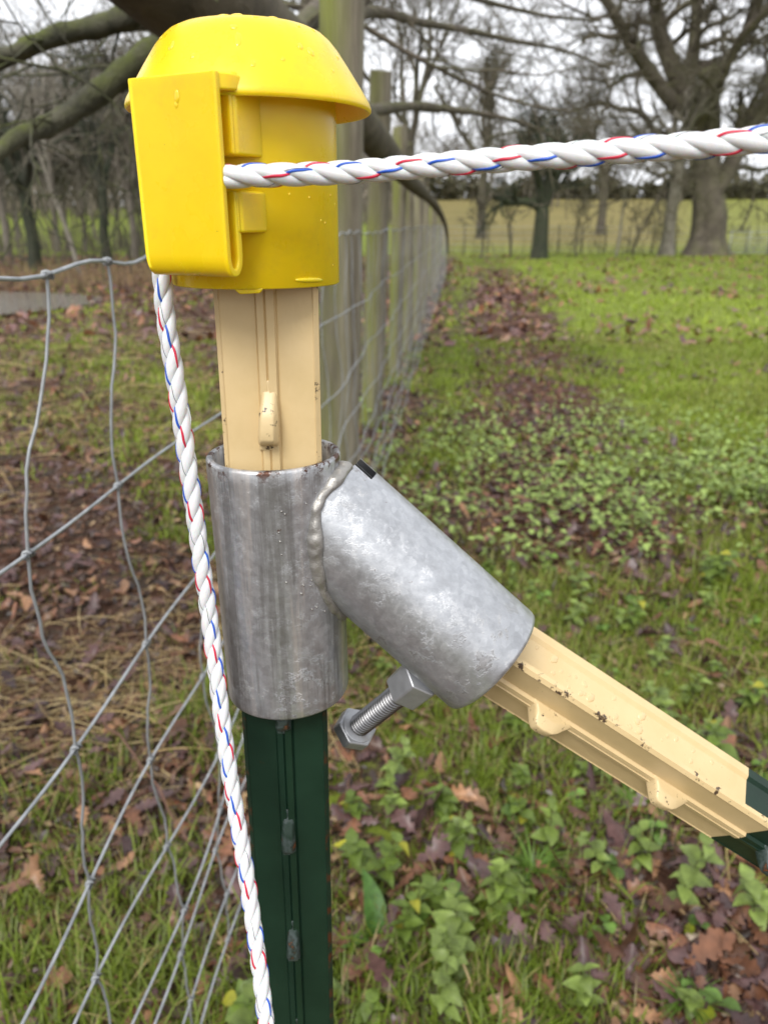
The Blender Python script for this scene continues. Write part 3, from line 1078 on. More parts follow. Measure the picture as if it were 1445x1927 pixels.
def rotm(yaw, pitch, roll):
    cy, sy, cp, sp, cr, sr = np.cos(yaw), np.sin(yaw), np.cos(pitch), np.sin(pitch), np.cos(roll), np.sin(roll)
    Rz = np.zeros((len(yaw), 3, 3)); Ry = Rz.copy(); Rx = Rz.copy()
    Rz[:, 0, 0] = cy; Rz[:, 0, 1] = -sy; Rz[:, 1, 0] = sy; Rz[:, 1, 1] = cy; Rz[:, 2, 2] = 1
    Ry[:, 0, 0] = cp; Ry[:, 0, 2] = -sp; Ry[:, 2, 0] = sp; Ry[:, 2, 2] = cp; Ry[:, 1, 1] = 1      # +pitch lifts the tip
    Rx[:, 1, 1] = cr; Rx[:, 1, 2] = -sr; Rx[:, 2, 1] = sr; Rx[:, 2, 2] = cr; Rx[:, 0, 0] = 1
    return Rz @ Ry @ Rx

OAK = [(0, .012), (.08, .014), (.13, .05), (.19, .11), (.235, .13), (.275, .075), (.32, .09), (.38, .17), (.43, .205), (.475, .12), (.52, .13), (.58, .235), (.64, .26), (.685, .15), (.73, .15),
       (.79, .225), (.84, .21), (.875, .12), (.91, .125), (.955, .09), (1, .012)]
NET = [(0, .02), (.03, .18), (.08, .28), (.12, .25), (.18, .37), (.22, .32), (.29, .41), (.33, .345), (.40, .40), (.44, .325), (.51, .36), (.55, .285), (.63, .30), (.67, .22), (.75, .22), (.79, .14), (.87, .125), (.92, .06), (1, .005)]
DOCK = [(0, .03), (.1, .10), (.25, .16), (.45, .185), (.65, .16), (.82, .10), (.93, .05), (1, .005)]
ROUND = [(0, .03), (.05, .25), (.2, .42), (.4, .5), (.6, .48), (.8, .36), (.93, .2), (1, .04)]
def leaf_base(st):
    V, F = [], []
    for (t, w) in st: V += [(t, -w, 0), (t, -w * .5, 0), (t, 0, 0), (t, w * .5, 0), (t, w, 0)]
    for i in range(len(st) - 1):
        for k in range(4): F.append((i * 5 + k, i * 5 + k + 1, i * 5 + 5 + k + 1, i * 5 + 5 + k))
    return np.array(V, float), np.array(F)

def leaves(st, pos, yaw, pitch, roll, size, curl, fold, rng, wav=.05):
    """many leaves in one array; pos (B,3)"""
    V0, F0 = leaf_base(st)
    B = len(pos)
    V = np.repeat(V0[None], B, 0)
    t, w = V0[None, :, 0], V0[None, :, 1]
    ph = rng.random((B, 1)) * 6.28; ph2 = rng.random((B, 1)) * 6.28
    z = -curl[:, None] * (t - .15) ** 2 + fold[:, None] * np.abs(w) + wav * np.sin(7 * t + ph) * np.sin(6 * w + ph2) + .35 * curl[:, None] * w * w * 2
    V[:, :, 2] = z
    V[:, :, 1] = V[:, :, 1] + .05 * np.sin(3 * t + ph)
    V *= size[:, None, None]
    V = np.einsum('bij,bvj->bvi', rotm(yaw, pitch, roll), V) + pos[:, None, :]
    n = V0.shape[0]
    F = (F0[None] + (np.arange(B) * n)[:, None, None]).reshape(-1, 4)
    return V.reshape(-1, 3), F, n

def in_view(x, y, z, pad=40):
    """is a spot inside the photo's frame (only to decide where planting is worth it)"""
    up = z - CAMH
    f = y * CP - up * SP; v = y * SP + up * CP
    px = 722 + FPX * x / np.maximum(f, .01); py = 963 - FPX * v / np.maximum(f, .01)
    return (f > .05) & (px > -pad * 3) & (px < 1445 + pad * 3) & (py > -pad) & (py < 1927 + pad * 2)

def scatter(n, y0, y1, power=1.0, seed=0, pad=200):
    n = int(n * 1.45)
    rg = np.random.default_rng(seed)
    y = y0 + (y1 - y0) * rg.random(n) ** power
    w = .86 * y + .45
    x = (rg.random(n) * 2 - 1) * w
    z = gz(x, y)
    k = in_view(x, y, z, pad)
    return x[k], y[k], z[k], rg

# grass: short blades everywhere it is green, finer near, coarser far
def grass_mesh(name, n, y0, y1, power, h0, h1, w0, seed, keep, pale=.06, tuft=3):
    x, y, z, rg = scatter(n, y0, y1, power, seed)
    lit, gr, dry = masks(x, y)
    dens = np.clip((gr - .10 + .9 * (fbm(x, y, 2.3, 9) - .5) + .5 * (vn(x, y, 9, 4) - .5)) * 1.5, 0, 1)
    k = rg.random(len(x)) < dens * keep
    x, y, z, dens = x[k], y[k], z[k], dens[k]
    x = np.repeat(x, tuft) + rg.normal(0, .012, len(x) * tuft) * (1 + .1 * np.repeat(y, tuft)); y = np.repeat(y, tuft) + rg.normal(0, .012, len(x)) * (1 + .1 * np.repeat(y, tuft)); z = np.repeat(z, tuft)
    z = gz(x, y)
    B = len(x)
    h = (h0 + (h1 - h0) * rg.random(B) ** 1.8) * (.6 + .8 * vn(x, y, 3, 7))
    yaw = rg.random(B) * 6.283; lean = .15 + .95 * rg.random(B) ** 1.2
    w = w0 * (.6 + .8 * rg.random(B))
    dx, dy = np.cos(yaw), np.sin(yaw); sx, sy = -dy, dx
    V = np.zeros((B, 7, 3))
    for i, (t, ww) in enumerate(((0, .8), (.4, 1.0), (.75, .65))):
        out = lean * h * t ** 1.6; up = h * t * (1 - .30 * lean * t)
        for j, sg in ((0, -1), (1, 1)):
            V[:, i * 2 + j, 0] = x + dx * out + sx * w * ww * .5 * sg
            V[:, i * 2 + j, 1] = y + dy * out + sy * w * ww * .5 * sg
            V[:, i * 2 + j, 2] = z + up - .003
    V[:, 6, 0] = x + dx * lean * h; V[:, 6, 1] = y + dy * lean * h; V[:, 6, 2] = z + h * (1 - .34 * lean)
    b = np.arange(B)[:, None] * 7
    Q = np.concatenate([b + np.array([0, 1, 3, 2]), b + np.array([2, 3, 5, 4])], 0)
    Tt = b + np.array([4, 5, 6])
    g = np.clip(1.6 * fbm(x, y, .45, 3) - .3, 0, 1)[:, None]; r = rg.random((B, 1))
    c = np.array([.155, .220, .020]) * (1 - g) + np.array([.315, .400, .034]) * g
    ol = np.clip(2.6 * (fbm(x, y, .7, 51) - .52), 0, .8)[:, None]
    c = (c * (1 - ol) + np.array([.21, .20, .055]) * ol) * (.65 + .7 * r)
    st = rg.random(B) < pale
    c[st] = np.array([.36, .29, .12]) * (.6 + .6 * r[st])
    me = np_mesh(name, V.reshape(-1, 3), [Q, Tt], tint=np.repeat(c, 7, 0))
    tag(link(name, me, M['grass']), kind="stuff")
grass_mesh("short_grass", 85000, .62, 2.6, 1.0, .014, .080, .0027, 11, .9, .12)
grass_mesh("meadow_grass", 60000, 2.4, 7.5, .9, .02, .075, .0055, 12, .9, .05)
grass_mesh("far_grass", 52000, 7, 30, .8, .03, .09, .016, 13, .8, .05, 2)

# a few long tufts by the brace
def tuft(name, c, n, h, seed, label):
    rg = np.random.default_rng(seed); paths = []
    V, Q, cols = [], [], []
    for i in range(n):
        a = rg.random() * 6.283; le = h * (.5 + .5 * rg.random()); out = le * (.45 + .5 * rg.random()); w = .0016 * (1 + rg.random())
        d = np.array([math.cos(a), math.sin(a), 0]); s = np.array([-d[1], d[0], 0])
        m = 6; b = len(V)
        for j in range(m):
            t = j / (m - 1)
            p = np.array([0, 0, 0]) + d * out * t ** 1.3 + np.array([0, 0, 1]) * le * .62 * (t * 1.5 - t * t * .9) + rg.normal(0, .003, 3) * 0
            V += [p - s * w * (1 - t * .9), p + s * w * (1 - t * .9)]
            if j: Q.append((b + j * 2 - 2, b + j * 2 - 1, b + j * 2 + 1, b + j * 2))
        cols += [np.array([.11, .20, .025]) * (.7 + .7 * rg.random())] * (m * 2)
    me = np_mesh(name, np.array(V), np.array(Q), tint=np.array(cols))
    o = link(name, me, M['grass']); o.location = (c[0], c[1], float(gz(c[0], c[1])) - .004)
    tag(o, label, "grass tuft")
def gp(px, py):
    """where a pixel's ray meets the ground"""
    cx, cy = px - 722.5, 963.5 - py
    fwd = FPX * CP + cy * SP; up = cy * CP - FPX * SP
    y = -CAMH / (up / fwd)
    return (cx / fwd * y, y)
tuft("grass_tuft", gp(1000, 1640), 70, .13, 3, "long bright green grass tuft below the slanting brace, beside brown leaves")
tuft("grass_tuft", gp(1190, 1530), 40, .11, 4, "small upright grass tuft right under the slanting brace post")
tuft("grass_tuft", gp(1290, 1900), 60, .09, 5, "grass tuft at the bottom edge of the picture, below the pale stone")

# fallen oak leaves
LSETS = [("purple brown", [(.075, .040, .038), (.125, .066, .060), (.09, .045, .035)]), ("rusty brown", [(.135, .06, .032), (.21, .095, .048), (.11, .05, .028)]), ("pale tan", [(.23, .125, .065), (.19, .10, .055), (.27, .15, .08)])]
x, y, z, rg = scatter(30000, .62, 7.5, 1.15, 21)
lit, gr, dry = masks(x, y)
k = rg.random(len(x)) < np.clip(lit - .12 + .9 * (fbm(x, y, 2.0, 14) - .5), 0, 1) * .62
x, y, z = x[k], y[k], z[k]
o_ = np.argsort(y); x, y, z = x[o_], y[o_], z[o_]
NL = len(x)
kind = rg.choice(3, NL, p=[.55, .33, .12])
size = .036 + .044 * rg.random(NL); yaw = rg.random(NL) * 6.283
pit = rg.normal(0, .22, NL); rol = rg.normal(0, .28, NL) + np.where(rg.random(NL) < .3, np.pi, 0)
curl = rg.normal(.2, .45, NL); fold = rg.normal(.15, .38, NL)
lift = .006 + .020 * rg.random(NL)
NI = 290
LM = [m_leaf("fallen_leaf_" + n_.replace(" ", "_"), c_) for n_, c_ in LSETS]
names = ["purple brown", "rusty red brown", "pale tan"]
protos = []
for v in range(12):
    rg2 = np.random.default_rng(100 + v)
    one = lambda s: np.array([s])
    V, F, nn = leaves(OAK, np.zeros((1, 3)), one(0.), one(0.), one(0.), one(1.), one(rg2.normal(.25, .5)), one(rg2.normal(.15, .42)), rg2, .06)
    V[:, 0] -= .5
    st_, sf_ = tubes([(np.array([(-.5, 0, 0), (-.58, .01, .01), (-.66, .03, .015)]), np.array([.008, .007, .006])), (np.array([(-.5, 0, .004), (0, 0, .004), (.45, 0, .004)]), np.array([.007, .005, .002]))][:1], 4)
    protos.append((np.concatenate([V, st_]), [F, sf_ + len(V)]))
pm = [[np_mesh("oak_leaf", pv, pf) for pv, pf in protos] for _ in range(3)]
for i in range(min(NI, NL)):
    kd = kind[i]
    o = link("oak_leaf", pm[kd][i % 12], LM[kd])
    o.location = (x[i], y[i], z[i] + lift[i]); o.scale = (size[i],) * 3
    o.rotation_euler = (rol[i], -pit[i], yaw[i])
    tag(o, names[kd] + " fallen oak leaf lying flat in the grass near the posts", "leaf", names[kd] + " oak leaves fallen near the posts")
if NL > NI:
    s_ = slice(NI, NL)
    near = y[s_] < 3.2
    V, F, nn = leaves(OAK, np.stack([x[s_], y[s_], z[s_] + lift[s_]], -1), yaw[s_], pit[s_], rol[s_], size[s_], curl[s_], fold[s_], rg)
    c = np.array([l[1][0] for l in LSETS])[kind[s_]] * (.55 + 1.15 * rg.random((NL - NI, 1)))
    tag(link("leaf_litter", np_mesh("leaf_litter", V, F, tint=np.repeat(c, nn, 0)), M['litter']), kind="stuff")
x, y, z, rg = scatter(26000, 7, 28, .9, 22)
lit, gr, dry = masks(x, y)
k = rg.random(len(x)) < np.clip(lit - .02 + 1.3 * (fbm(x, y, .9, 14) - .5), 0, 1) * .75
x, y, z = x[k], y[k], z[k]; n_ = len(x)
V, F, nn = leaves([(0, .05), (.3, .2), (.6, .28), (.9, .15), (1, .02)], np.stack([x, y, z + .02], -1), rg.random(n_) * 6.3, rg.normal(.1, .4, n_), rg.normal(0, .4, n_), .08 + .06 * rg.random(n_), rg.normal(.2, .4, n_), rg.normal(.1, .3, n_), rg)
c = np.array([l[1][1] for l in LSETS])[rg.choice(3, n_, p=[.5, .32, .18])] * (.6 + .9 * rg.random((n_, 1)))
tag(link("far_leaf_litter", np_mesh("far_leaf_litter", V, F, tint=np.repeat(c, nn, 0)), M['litter']), kind="stuff")

# crumbs of leaf, bark and stalk between the leaves
x, y, z, rg = scatter(46000, .6, 4.5, 1.1, 23)
lit, gr, dry = masks(x, y)
k = rg.random(len(x)) < np.clip(.25 + lit * .8 - .5 * gr + .8 * (fbm(x, y, 3.0, 40) - .5), .03, 1)
x, y, z = x[k], y[k], z[k]; n_ = len(x)
V, F, nn = leaves([(0, .06), (.3, .22), (.55, .16), (.8, .2), (1, .05)], np.stack([x, y, z + .006 + .008 * rg.random(n_)], -1), rg.random(n_) * 6.3, rg.normal(.1, .35, n_), rg.normal(0, .5, n_), .010 + .028 * rg.random(n_) ** 2, rg.normal(.2, .5, n_), rg.normal(.1, .4, n_), rg)
c = np.array([(.055, .035, .026), (.10, .055, .035), (.15, .075, .04), (.24, .165, .085)])[rg.choice(4, n_, p=[.35, .3, .2, .15])] * (.5 + 1.0 * rg.random((n_, 1)))
tag(link("leaf_crumbs", np_mesh("leaf_crumbs", V, F, tint=np.repeat(c, nn, 0)), M['litter']), kind="stuff")

# nettles and other low broad-leaved plants
def nettle_proto(seed, h, st=NET, pairs=5, ls=.045, col=(.055, .105, .030)):
    rg = np.random.default_rng(seed)
    bend = rg.normal(0, .25, 2)
    sp = np.array([(bend[0] * h * (t ** 2), bend[1] * h * t ** 2, h * t) for t in np.linspace(0, 1, 6)])
    pos, yw, pt, sz = [], [], [], []
    a0 = rg.random() * 6.28
    for i in range(pairs):
        t = .25 + .75 * i / (pairs - 1)
        p = np.array([np.interp(t, np.linspace(0, 1, 6), sp[:, q]) for q in range(3)])
        for s in (0, math.pi):
            pos.append(p); yw.append(a0 + i * 1.57 + s + rg.normal(0, .25)); pt.append(rg.normal(.05 + .35 * (t - .6), .25)); sz.append(ls * (.65 + .5 * math.sin(t * 2.6)) * rg.uniform(.8, 1.15))
    pos = np.array(pos); n = len(pos)
    V, F, nn = leaves(st, pos, np.array(yw), np.array(pt), rg.normal(0, .25, n), np.array(sz), rg.normal(.35, .15, n), rg.normal(.18, .12, n), rg, .03)
    c = np.array(col) * (.7 + .6 * rg.random((n, 1))) * np.where(rg.random((n, 1)) < .025, np.array([2.6, 1.7, .8]), 1.0)
    Vs, Fs = tubes([(sp, np.linspace(.0016, .0009, 6))], 5)
    return np_mesh("foliage", V, F, tint=np.repeat(c, nn, 0)), np_mesh("stem", Vs, Fs, tint=np.tile(np.array([[.11, .13, .04]]), (len(Vs), 1)))
NP = [nettle_proto(40 + i, .055 + .014 * (i % 5), pairs=5 + i % 3, ls=.023 + .004 * (i % 3), col=((.17, .245, .045), (.205, .285, .065), (.145, .22, .036))[i % 3]) for i in range(9)]
RP = [nettle_proto(60 + i, .035, ROUND, 3, .022, (.12, .22, .035)) for i in range(4)]
x, y, z, rg = scatter(9000, .62, 4.6, 1.2, 31)
d = x - FX(y)
den = np.exp(-(((x - 1.25) / .95) ** 2 + ((y - 3.1) / .95) ** 2)) * .85 + .30 * np.exp(-(((x - .10) / .24) ** 2 + ((y - .92) / .22) ** 2)) + .05 * sstep(0, .3, d) + .12 * np.exp(-(((x - .75) / .4) ** 2 + ((y - 1.55) / .4) ** 2))
k = rg.random(len(x)) < np.clip(den * (.35 + 1.1 * (vn(x, y, 4, 8) - .2)), 0, 1) * .62
x, y, z = x[k], y[k], z[k]
o_ = np.argsort(y); x, y, z = x[o_], y[o_], z[o_]
# the largest 150 are plants of their own, the rest of the patch is one mass
for i in range(min(190, len(x))):
    if i % 4 == 3:
        fm, sm = RP[(i // 4) % 4]; nm, lab, cat, grp = "clover_plant", "low round leaved bright green weed among the fallen leaves", "weed", "low round leaved weeds near the posts"
    else:
        fm, sm = NP[i % 9]; nm, lab, cat, grp = "nettle_plant", "young nettle with toothed green leaves among the fallen leaves", "nettle", "young nettles near the posts"
    r = empty(nm, (x[i], y[i], z[i])); tag(r, lab, cat, grp)
    sc_ = rg.uniform(.75, 1.25); r.scale = (sc_,) * 3; r.rotation_euler = (rg.normal(0, .15), rg.normal(0, .15), rg.random() * 6.28)
    link("foliage", fm, M['green_leaf'], r); link("stem", sm, M['green_leaf'], r)
x, y, z = x[190:], y[190:], z[190:]
n_ = len(x)
if n_:
    rep_ = 12
    X_ = np.repeat(x, rep_) + rg.normal(0, .045, n_ * rep_); Y_ = np.repeat(y, rep_) + rg.normal(0, .045, n_ * rep_); Z_ = np.repeat(z, rep_) + .02 + .13 * rg.random(n_ * rep_)
    m = n_ * rep_
    V, F, nn = leaves(NET, np.stack([X_, Y_, Z_], -1), rg.random(m) * 6.3, rg.normal(.1, .35, m), rg.normal(0, .3, m), .014 + .020 * rg.random(m), rg.normal(.35, .15, m), rg.normal(.15, .12, m), rg, .03)
    c = np.array([.25, .35, .09]) * (.6 + .75 * rg.random((m, 1)))
    tag(link("nettle_patch", np_mesh("nettle_patch", V, F, tint=np.repeat(c, nn, 0)), M['green_leaf']), kind="stuff")
# one dock plant with a long plain leaf
dk = empty("dock_plant", (*gp(712, 1760), 0)); dk.location.z = float(gz(dk.location.x, dk.location.y))
tag(dk, "dock plant with long plain upright green leaves just right of the green post", "dock")
rgd = np.random.default_rng(8)
for a, p_, s_ in ((1.9, 1.0, .10), (.4, .5, .08), (3.6, .6, .07), (5.1, .35, .075)):
    V, F, nn = leaves(DOCK, np.zeros((1, 3)), np.array([a]), np.array([p_]), np.array([.2]), np.array([s_]), np.array([.4]), np.array([.3]), rgd, .04)
    link("leaf", np_mesh("leaf", V, F, tint=np.tile(np.array([[.075, .17, .03]]), (len(V), 1))), M['green_leaf'], dk)

# dry stems and straw
def stems(name, n, y0, y1, side, l0, l1, rad, seed, col, kind=True, upr=.25):
    x, y, z, rg = scatter(n, y0, y1, 1.1, seed)
    d = x - FX(y)
    k = (d < .1) if side < 0 else (d > .0)
    k &= rg.random(len(x)) < np.clip(.2 + 1.4 * (fbm(x, y, 1.8, 33) - .42) * 2, .03, 1)
    x, y, z = x[k], y[k], z[k]
    paths = []
    for i in range(len(x)):
        L = l0 + (l1 - l0) * rg.random() ** 2; a = rg.random() * 6.28; e = abs(rg.normal(0, upr))
        dv = np.array([math.cos(a) * math.cos(e), math.sin(a) * math.cos(e), math.sin(e)]); sd = np.array([-dv[1], dv[0], 0]) * rg.normal(0, .3)
        t = np.linspace(0, 1, 5)[:, None]
        p = np.array([x[i], y[i], z[i] + .008]) + dv * L * t + sd * L * t * t - np.array([0, 0, 1]) * L * math.sin(e) * .8 * t * t
        paths.append((p, rad * (.6 + .8 * rg.random()) * np.array([1, 1, .9, .7, .4])))
    V, F = tubes(paths, 4)
    per = 20
    c = np.array(col)[rg.integers(0, len(col), len(x))] * (.6 + .8 * rg.random((len(x), 1)))
    tag(link(name, np_mesh(name, V, F, tint=np.repeat(c, per, 0)), M['straw']), kind="stuff")
STRAW = [(.42, .31, .13), (.34, .25, .11), (.24, .15, .08), (.50, .40, .20)]
stems("straw", 12000, .6, 3.2, -1, .05, .28, .0011, 51, STRAW)
stems("dry_stems", 3600, .6, 3.2, 1, .05, .24, .0011, 52, STRAW + [(.22, .24, .05), (.17, .20, .045), (.19, .22, .05)], True, .4)
stems("far_straw", 5000, 3, 9, -1, .1, .35, .002, 53, STRAW, True, .5)
def twig(px0, py0, px1, py1, rad, lift, label, mat='bough', nm="bramble_stem"):
    a = gp(px0, py0); b = gp(px1, py1); rs_ = random.Random(px0)
    pts = []
    for i in range(9):
        t = i / 8; X0 = a[0] + (b[0] - a[0]) * t + rs_.gauss(0, .004); Y0 = a[1] + (b[1] - a[1]) * t + rs_.gauss(0, .004)
        pts.append((X0, Y0, float(gz(X0, Y0)) + rad + .006 + lift * math.sin(math.pi * t)))
    mb = MB(); mb.tube(pts, [rad * (1 - .4 * i / 8) for i in range(9)], 8)
    tag(mb.build(nm, M[mat]), label, "twig")
bram = m_plain("bramble_bark", (.17, .085, .055), .6)
M['bram'] = bram; M['strawm'] = m_plain("straw_stem", (.40, .29, .14), .6)
twig(85, 1925, 135, 1815, .0035, .02, "reddish brown bramble stem on the ground in the lower left corner", 'bram')
twig(192, 1355, 390, 1650, .0026, .05, "long thin brown bramble stem arching behind the wire fence", 'bram')
twig(165, 1300, 300, 1180, .0022, .01, "pale straw stalk lying on the bare mud behind the wire fence", 'strawm', "straw_stalk")
twig(835, 1800, 900, 1905, .0022, .05, "pale yellow dead stalk arching over the nettles near the bottom edge", 'strawm', "straw_stalk")
def stone(px, py, r, label):
    bm = bmesh.new(); bmesh.ops.create_icosphere(bm, subdivisions=3, radius=1)
    rs_ = random.Random(px)
    ax = [Vector((rs_.gauss(0, 1), rs_.gauss(0, 1), rs_.gauss(0, 1))).normalized() for _ in range(9)]
    for v in bm.verts:
        d = 1.0
        for a in ax: d = min(d, .80 / max(.01, v.co.dot(a))) if v.co.dot(a) > .6 else d
        v.co = v.co * d
        v.co.x *= r; v.co.y *= r * .75; v.co.z *= r * .55
    me = bpy.data.meshes.new("stone"); bm.to_mesh(me); bm.free()
    o = link("stone", me, M['stone']); c = gp(px, py); o.location = (c[0], c[1], float(gz(*c)) + r * .3); o.rotation_euler.z = rs_.random() * 3
    tag(o, label, "stone")
M['stone'] = m_plain("pale_flint", (.50, .40, .29), .5)
stone(1305, 1776, .016, "larger pale cream stone on the leaves at lower right")
stone(1345, 1800, .008, "tiny pale pebble just below the cream stone at lower right")
stone(590, 1920, .010, "small stone at the foot of the dark green post")
stone(58, 1178, .016, "pale stone on the bare mud at the left edge")

# ------------------------------------------------------------------ wooden fence posts
WZ = [1.024, .845, .69, .555, .45, .368, .298, .225, .15]
def fpost(y, x_top, z_top, x_bot, r, seed, label, dark=False):
    rs_ = random.Random(seed)
    mb = MB(); n = 20; m = 26; vs, fs = [], []
    zb = float(gz(x_bot, y)) - .15
    ph = [rs_.random() * 6.28 for _ in range(6)]
    for i in range(m + 1):
        t = i / m; zz = zb + (z_top - zb) * t
        cx = x_bot + (x_top - x_bot) * t + .006 * math.sin(zz * 2.1 + ph[0])
        for k in range(n):
            a = 2 * math.pi * k / n
            rr_ = r * (1.06 - .10 * t) * (1 + .035 * math.sin(2 * a + ph[1]) + .025 * math.sin(5 * a + ph[2] + zz * .6) + .015 * math.sin(9 * a + ph[3]) + .012 * math.sin(zz * 13 + a * 2 + ph[4]))
            if i == m: rr_ *= .94
            vs.append((cx + rr_ * math.cos(a), y + rr_ * math.sin(a), zz + (.012 * math.cos(a + ph[5]) if i == m else 0)))
    for i in range(m):
        for k in range(n): fs.append((i * n + k, i * n + (k + 1) % n, (i + 1) * n + (k + 1) % n, (i + 1) * n + k))
    fs.append(tuple(m * n + k for k in range(n)))
    mb.add(vs, fs)
    o = mb.build("fence_post", M['wood'], autos=50)
    tag(o, label, "fence post", "round wooden posts of the wire fence")
    return o
FP = [(2.40, -.100, 1.86, -.168, .060, "tall grey round fence post just behind the yellow cap, its top above the picture"),
      (4.20, -.012, 1.735, -.082, .055, "greenish round fence post with visible flat top, second along the fence"),
      (5.80, .105, 1.665, .085, .052, "third fence post, green topped, partly behind the flat topped one"),
      (6.75, .195, 1.50, .190, .050, "slim fence post between the third and the yellow green one"),
      (7.70, .330, 1.475, .315, .052, "yellow green fence post where the bough crosses the fence"),
      (9.40, .470, 1.42, .455, .052, "fence post just beyond the bough, sixth along the fence"),
      (11.2, .640, 1.30, .630, .052, "small far fence post, third from the far end of the wire fence"),
      (13.0, .800, 1.26, .800, .052, "small far fence post, second from the far end of the wire fence"),
      (14.9, .985, 1.24, .985, .055, "last fence post at the far end of the wire fence")]
for i, (y_, xt, zt, xb, r_, lab) in enumerate(FP): fpost(y_, xt, zt, xb, r_, 200 + i, lab)

# ------------------------------------------------------------------ wire netting
net = empty("wire_fence", (FX(0), 0, 0))
tag(net, "galvanised stock netting running away beside the posts", "wire fence", "wire fences")
nl = np.array(tuple(net.location))
def wob(y, i): return .006 * math.sin(y * 5.1 + i * 2.3) + .004 * math.sin(y * 13.7 + i)
def wpos(y, i):
    zz = WZ[i] + (.004 * math.sin(y * 6.3 + 1.1) + .0035 * math.sin(y * 34) if i == 0 else .004 * math.sin(y * 4 + i * 1.7)) * (1 if y < 6 else .5)
    return np.array([FX(y) + wob(y, i), y, zz ])
ys = np.concatenate([np.arange(.05, 4, .025), np.arange(4, 15, .15)])
STY = [.322 + .1483 * k for k in range(100)]
for i in range(9):
    p = np.array([wpos(t, i) for t in ys]) - nl
    V, F = tubes([(p, np.full(len(ys), .00135 if i else .00155))], 7)
    link("line_wire", np_mesh("line_wire", V, F), M['wire'], net)
TOPS = {0: .07, 1: .062, 2: .016, 3: .02}
for k, t in enumerate(STY):
    if t > 14.95: break
    paths, kn = [], []
    rs_ = random.Random(k)
    for i in range(8):
        a, b = wpos(t + (TOPS.get(k, 0) if i == 0 else 0), i), wpos(t, i + 1)
        n = 14 if t < 5 else 4
        s = (-1) ** i
        am = .0050 * abs(b[2] - a[2]) / .15
        pts = []
        for j in range(n):
            u = j / (n - 1)
            off = am * (math.sin(2 * math.pi * u) * s + .35 * math.sin(math.pi * u) * rs_.uniform(-1, 1))
            pts.append(a + (b - a) * u + np.array([off * .3, off * .9, 0]))
        paths.append((np.array(pts) - nl, np.full(n, .00115)))
    V, F = tubes(paths, 6)
    if t < 7:
        # hinge-joint knots: the stay wraps round the line wire
        kp = []
        for i in range(9):
            c = wpos(t + (TOPS.get(k, 0) if i == 0 else 0), i) - nl
            tv = (wpos(t + .01, i) - wpos(t - .01, i)); tv /= np.linalg.norm(tv)
            u_ = np.array([1., 0, 0]) - tv * tv[0]; u_ /= np.linalg.norm(u_); w_ = np.cross(tv, u_)
            m = 15
            q_ = np.linspace(0, 1, m)[:, None]
            ang = q_ * 2 * math.pi * 2.2
            kp.append((c + tv * (q_ - .5) * .0085 + (u_ * np.cos(ang) + w_ * np.sin(ang)) * .0024, np.full(m, .00130)))
        V2, F2 = tubes(kp, 5)
        F = np.concatenate([F, F2 + len(V)]); V = np.concatenate([V, V2])
    link("stay_wire", np_mesh("stay_wire", V, F), M['stay'], net)

# ------------------------------------------------------------------ trees
def grow(rng, out, p, d, L, r, lvl, maxl, kids=(5, 5, 4, 4, 3), ang=.75, ratio=.66, droop=0.0, up=.10, wig=.16, rmin=.004):
    n = 7 if lvl < 2 else (5 if lvl < maxl else 4)
    pts = [np.array(p, float)]; d = np.array(d, float)
    for i in range(n - 1):
        d = d + rng.normal(0, wig, 3) + np.array([0, 0, up * (1 if lvl < maxl - 1 else .3) - droop * (lvl >= maxl - 1)])
        d /= np.linalg.norm(d)
        pts.append(pts[-1] + d * L / (n - 1))
    rad = np.maximum(r * np.linspace(1, .42 if lvl < maxl else .3, n), rmin)
    out.append((lvl, np.array(pts), rad))
    if lvl >= maxl: return
    k = kids[min(lvl, len(kids) - 1)]
    for j in range(k):
        t = .25 + .75 * (j + rng.random() * .7) / k
        t = min(t, 1)
        q = t * (n - 1); i = min(int(q), n - 2); f = q - i
        pos = pts[i] * (1 - f) + pts[i + 1] * f
        dv = pts[i + 1] - pts[i]; dv /= np.linalg.norm(dv)
        a = rng.normal(0, 1, 3); a -= dv * a.dot(dv); a /= np.linalg.norm(a)
        th = ang * rng.uniform(.6, 1.25) if t < .95 else ang * .4
        nd = dv * math.cos(th) + a * math.sin(th)
        rr_ = (rad[i] * (1 - f) + rad[i + 1] * f) * rng.uniform(.5, .72)
        grow(rng, out, pos, nd, L * ratio * rng.uniform(.7, 1.2) * (1.1 - .4 * t), rr_, lvl + 1, maxl, kids, ang, ratio, droop, up, wig, rmin)
def crown_mesh(segs, name="crown", sides=(8, 6, 4, 3, 3, 3)):
    VV, FF, b = [], [], 0
    for lv in sorted(set(s[0] for s in segs)):
        V, F = tubes([(p, r) for l, p, r in segs if l == lv], sides[min(lv, len(sides) - 1)])
        VV.append(V); FF.append(F + b); b += len(V)
    return np_mesh(name, np.concatenate(VV), np.concatenate(FF))
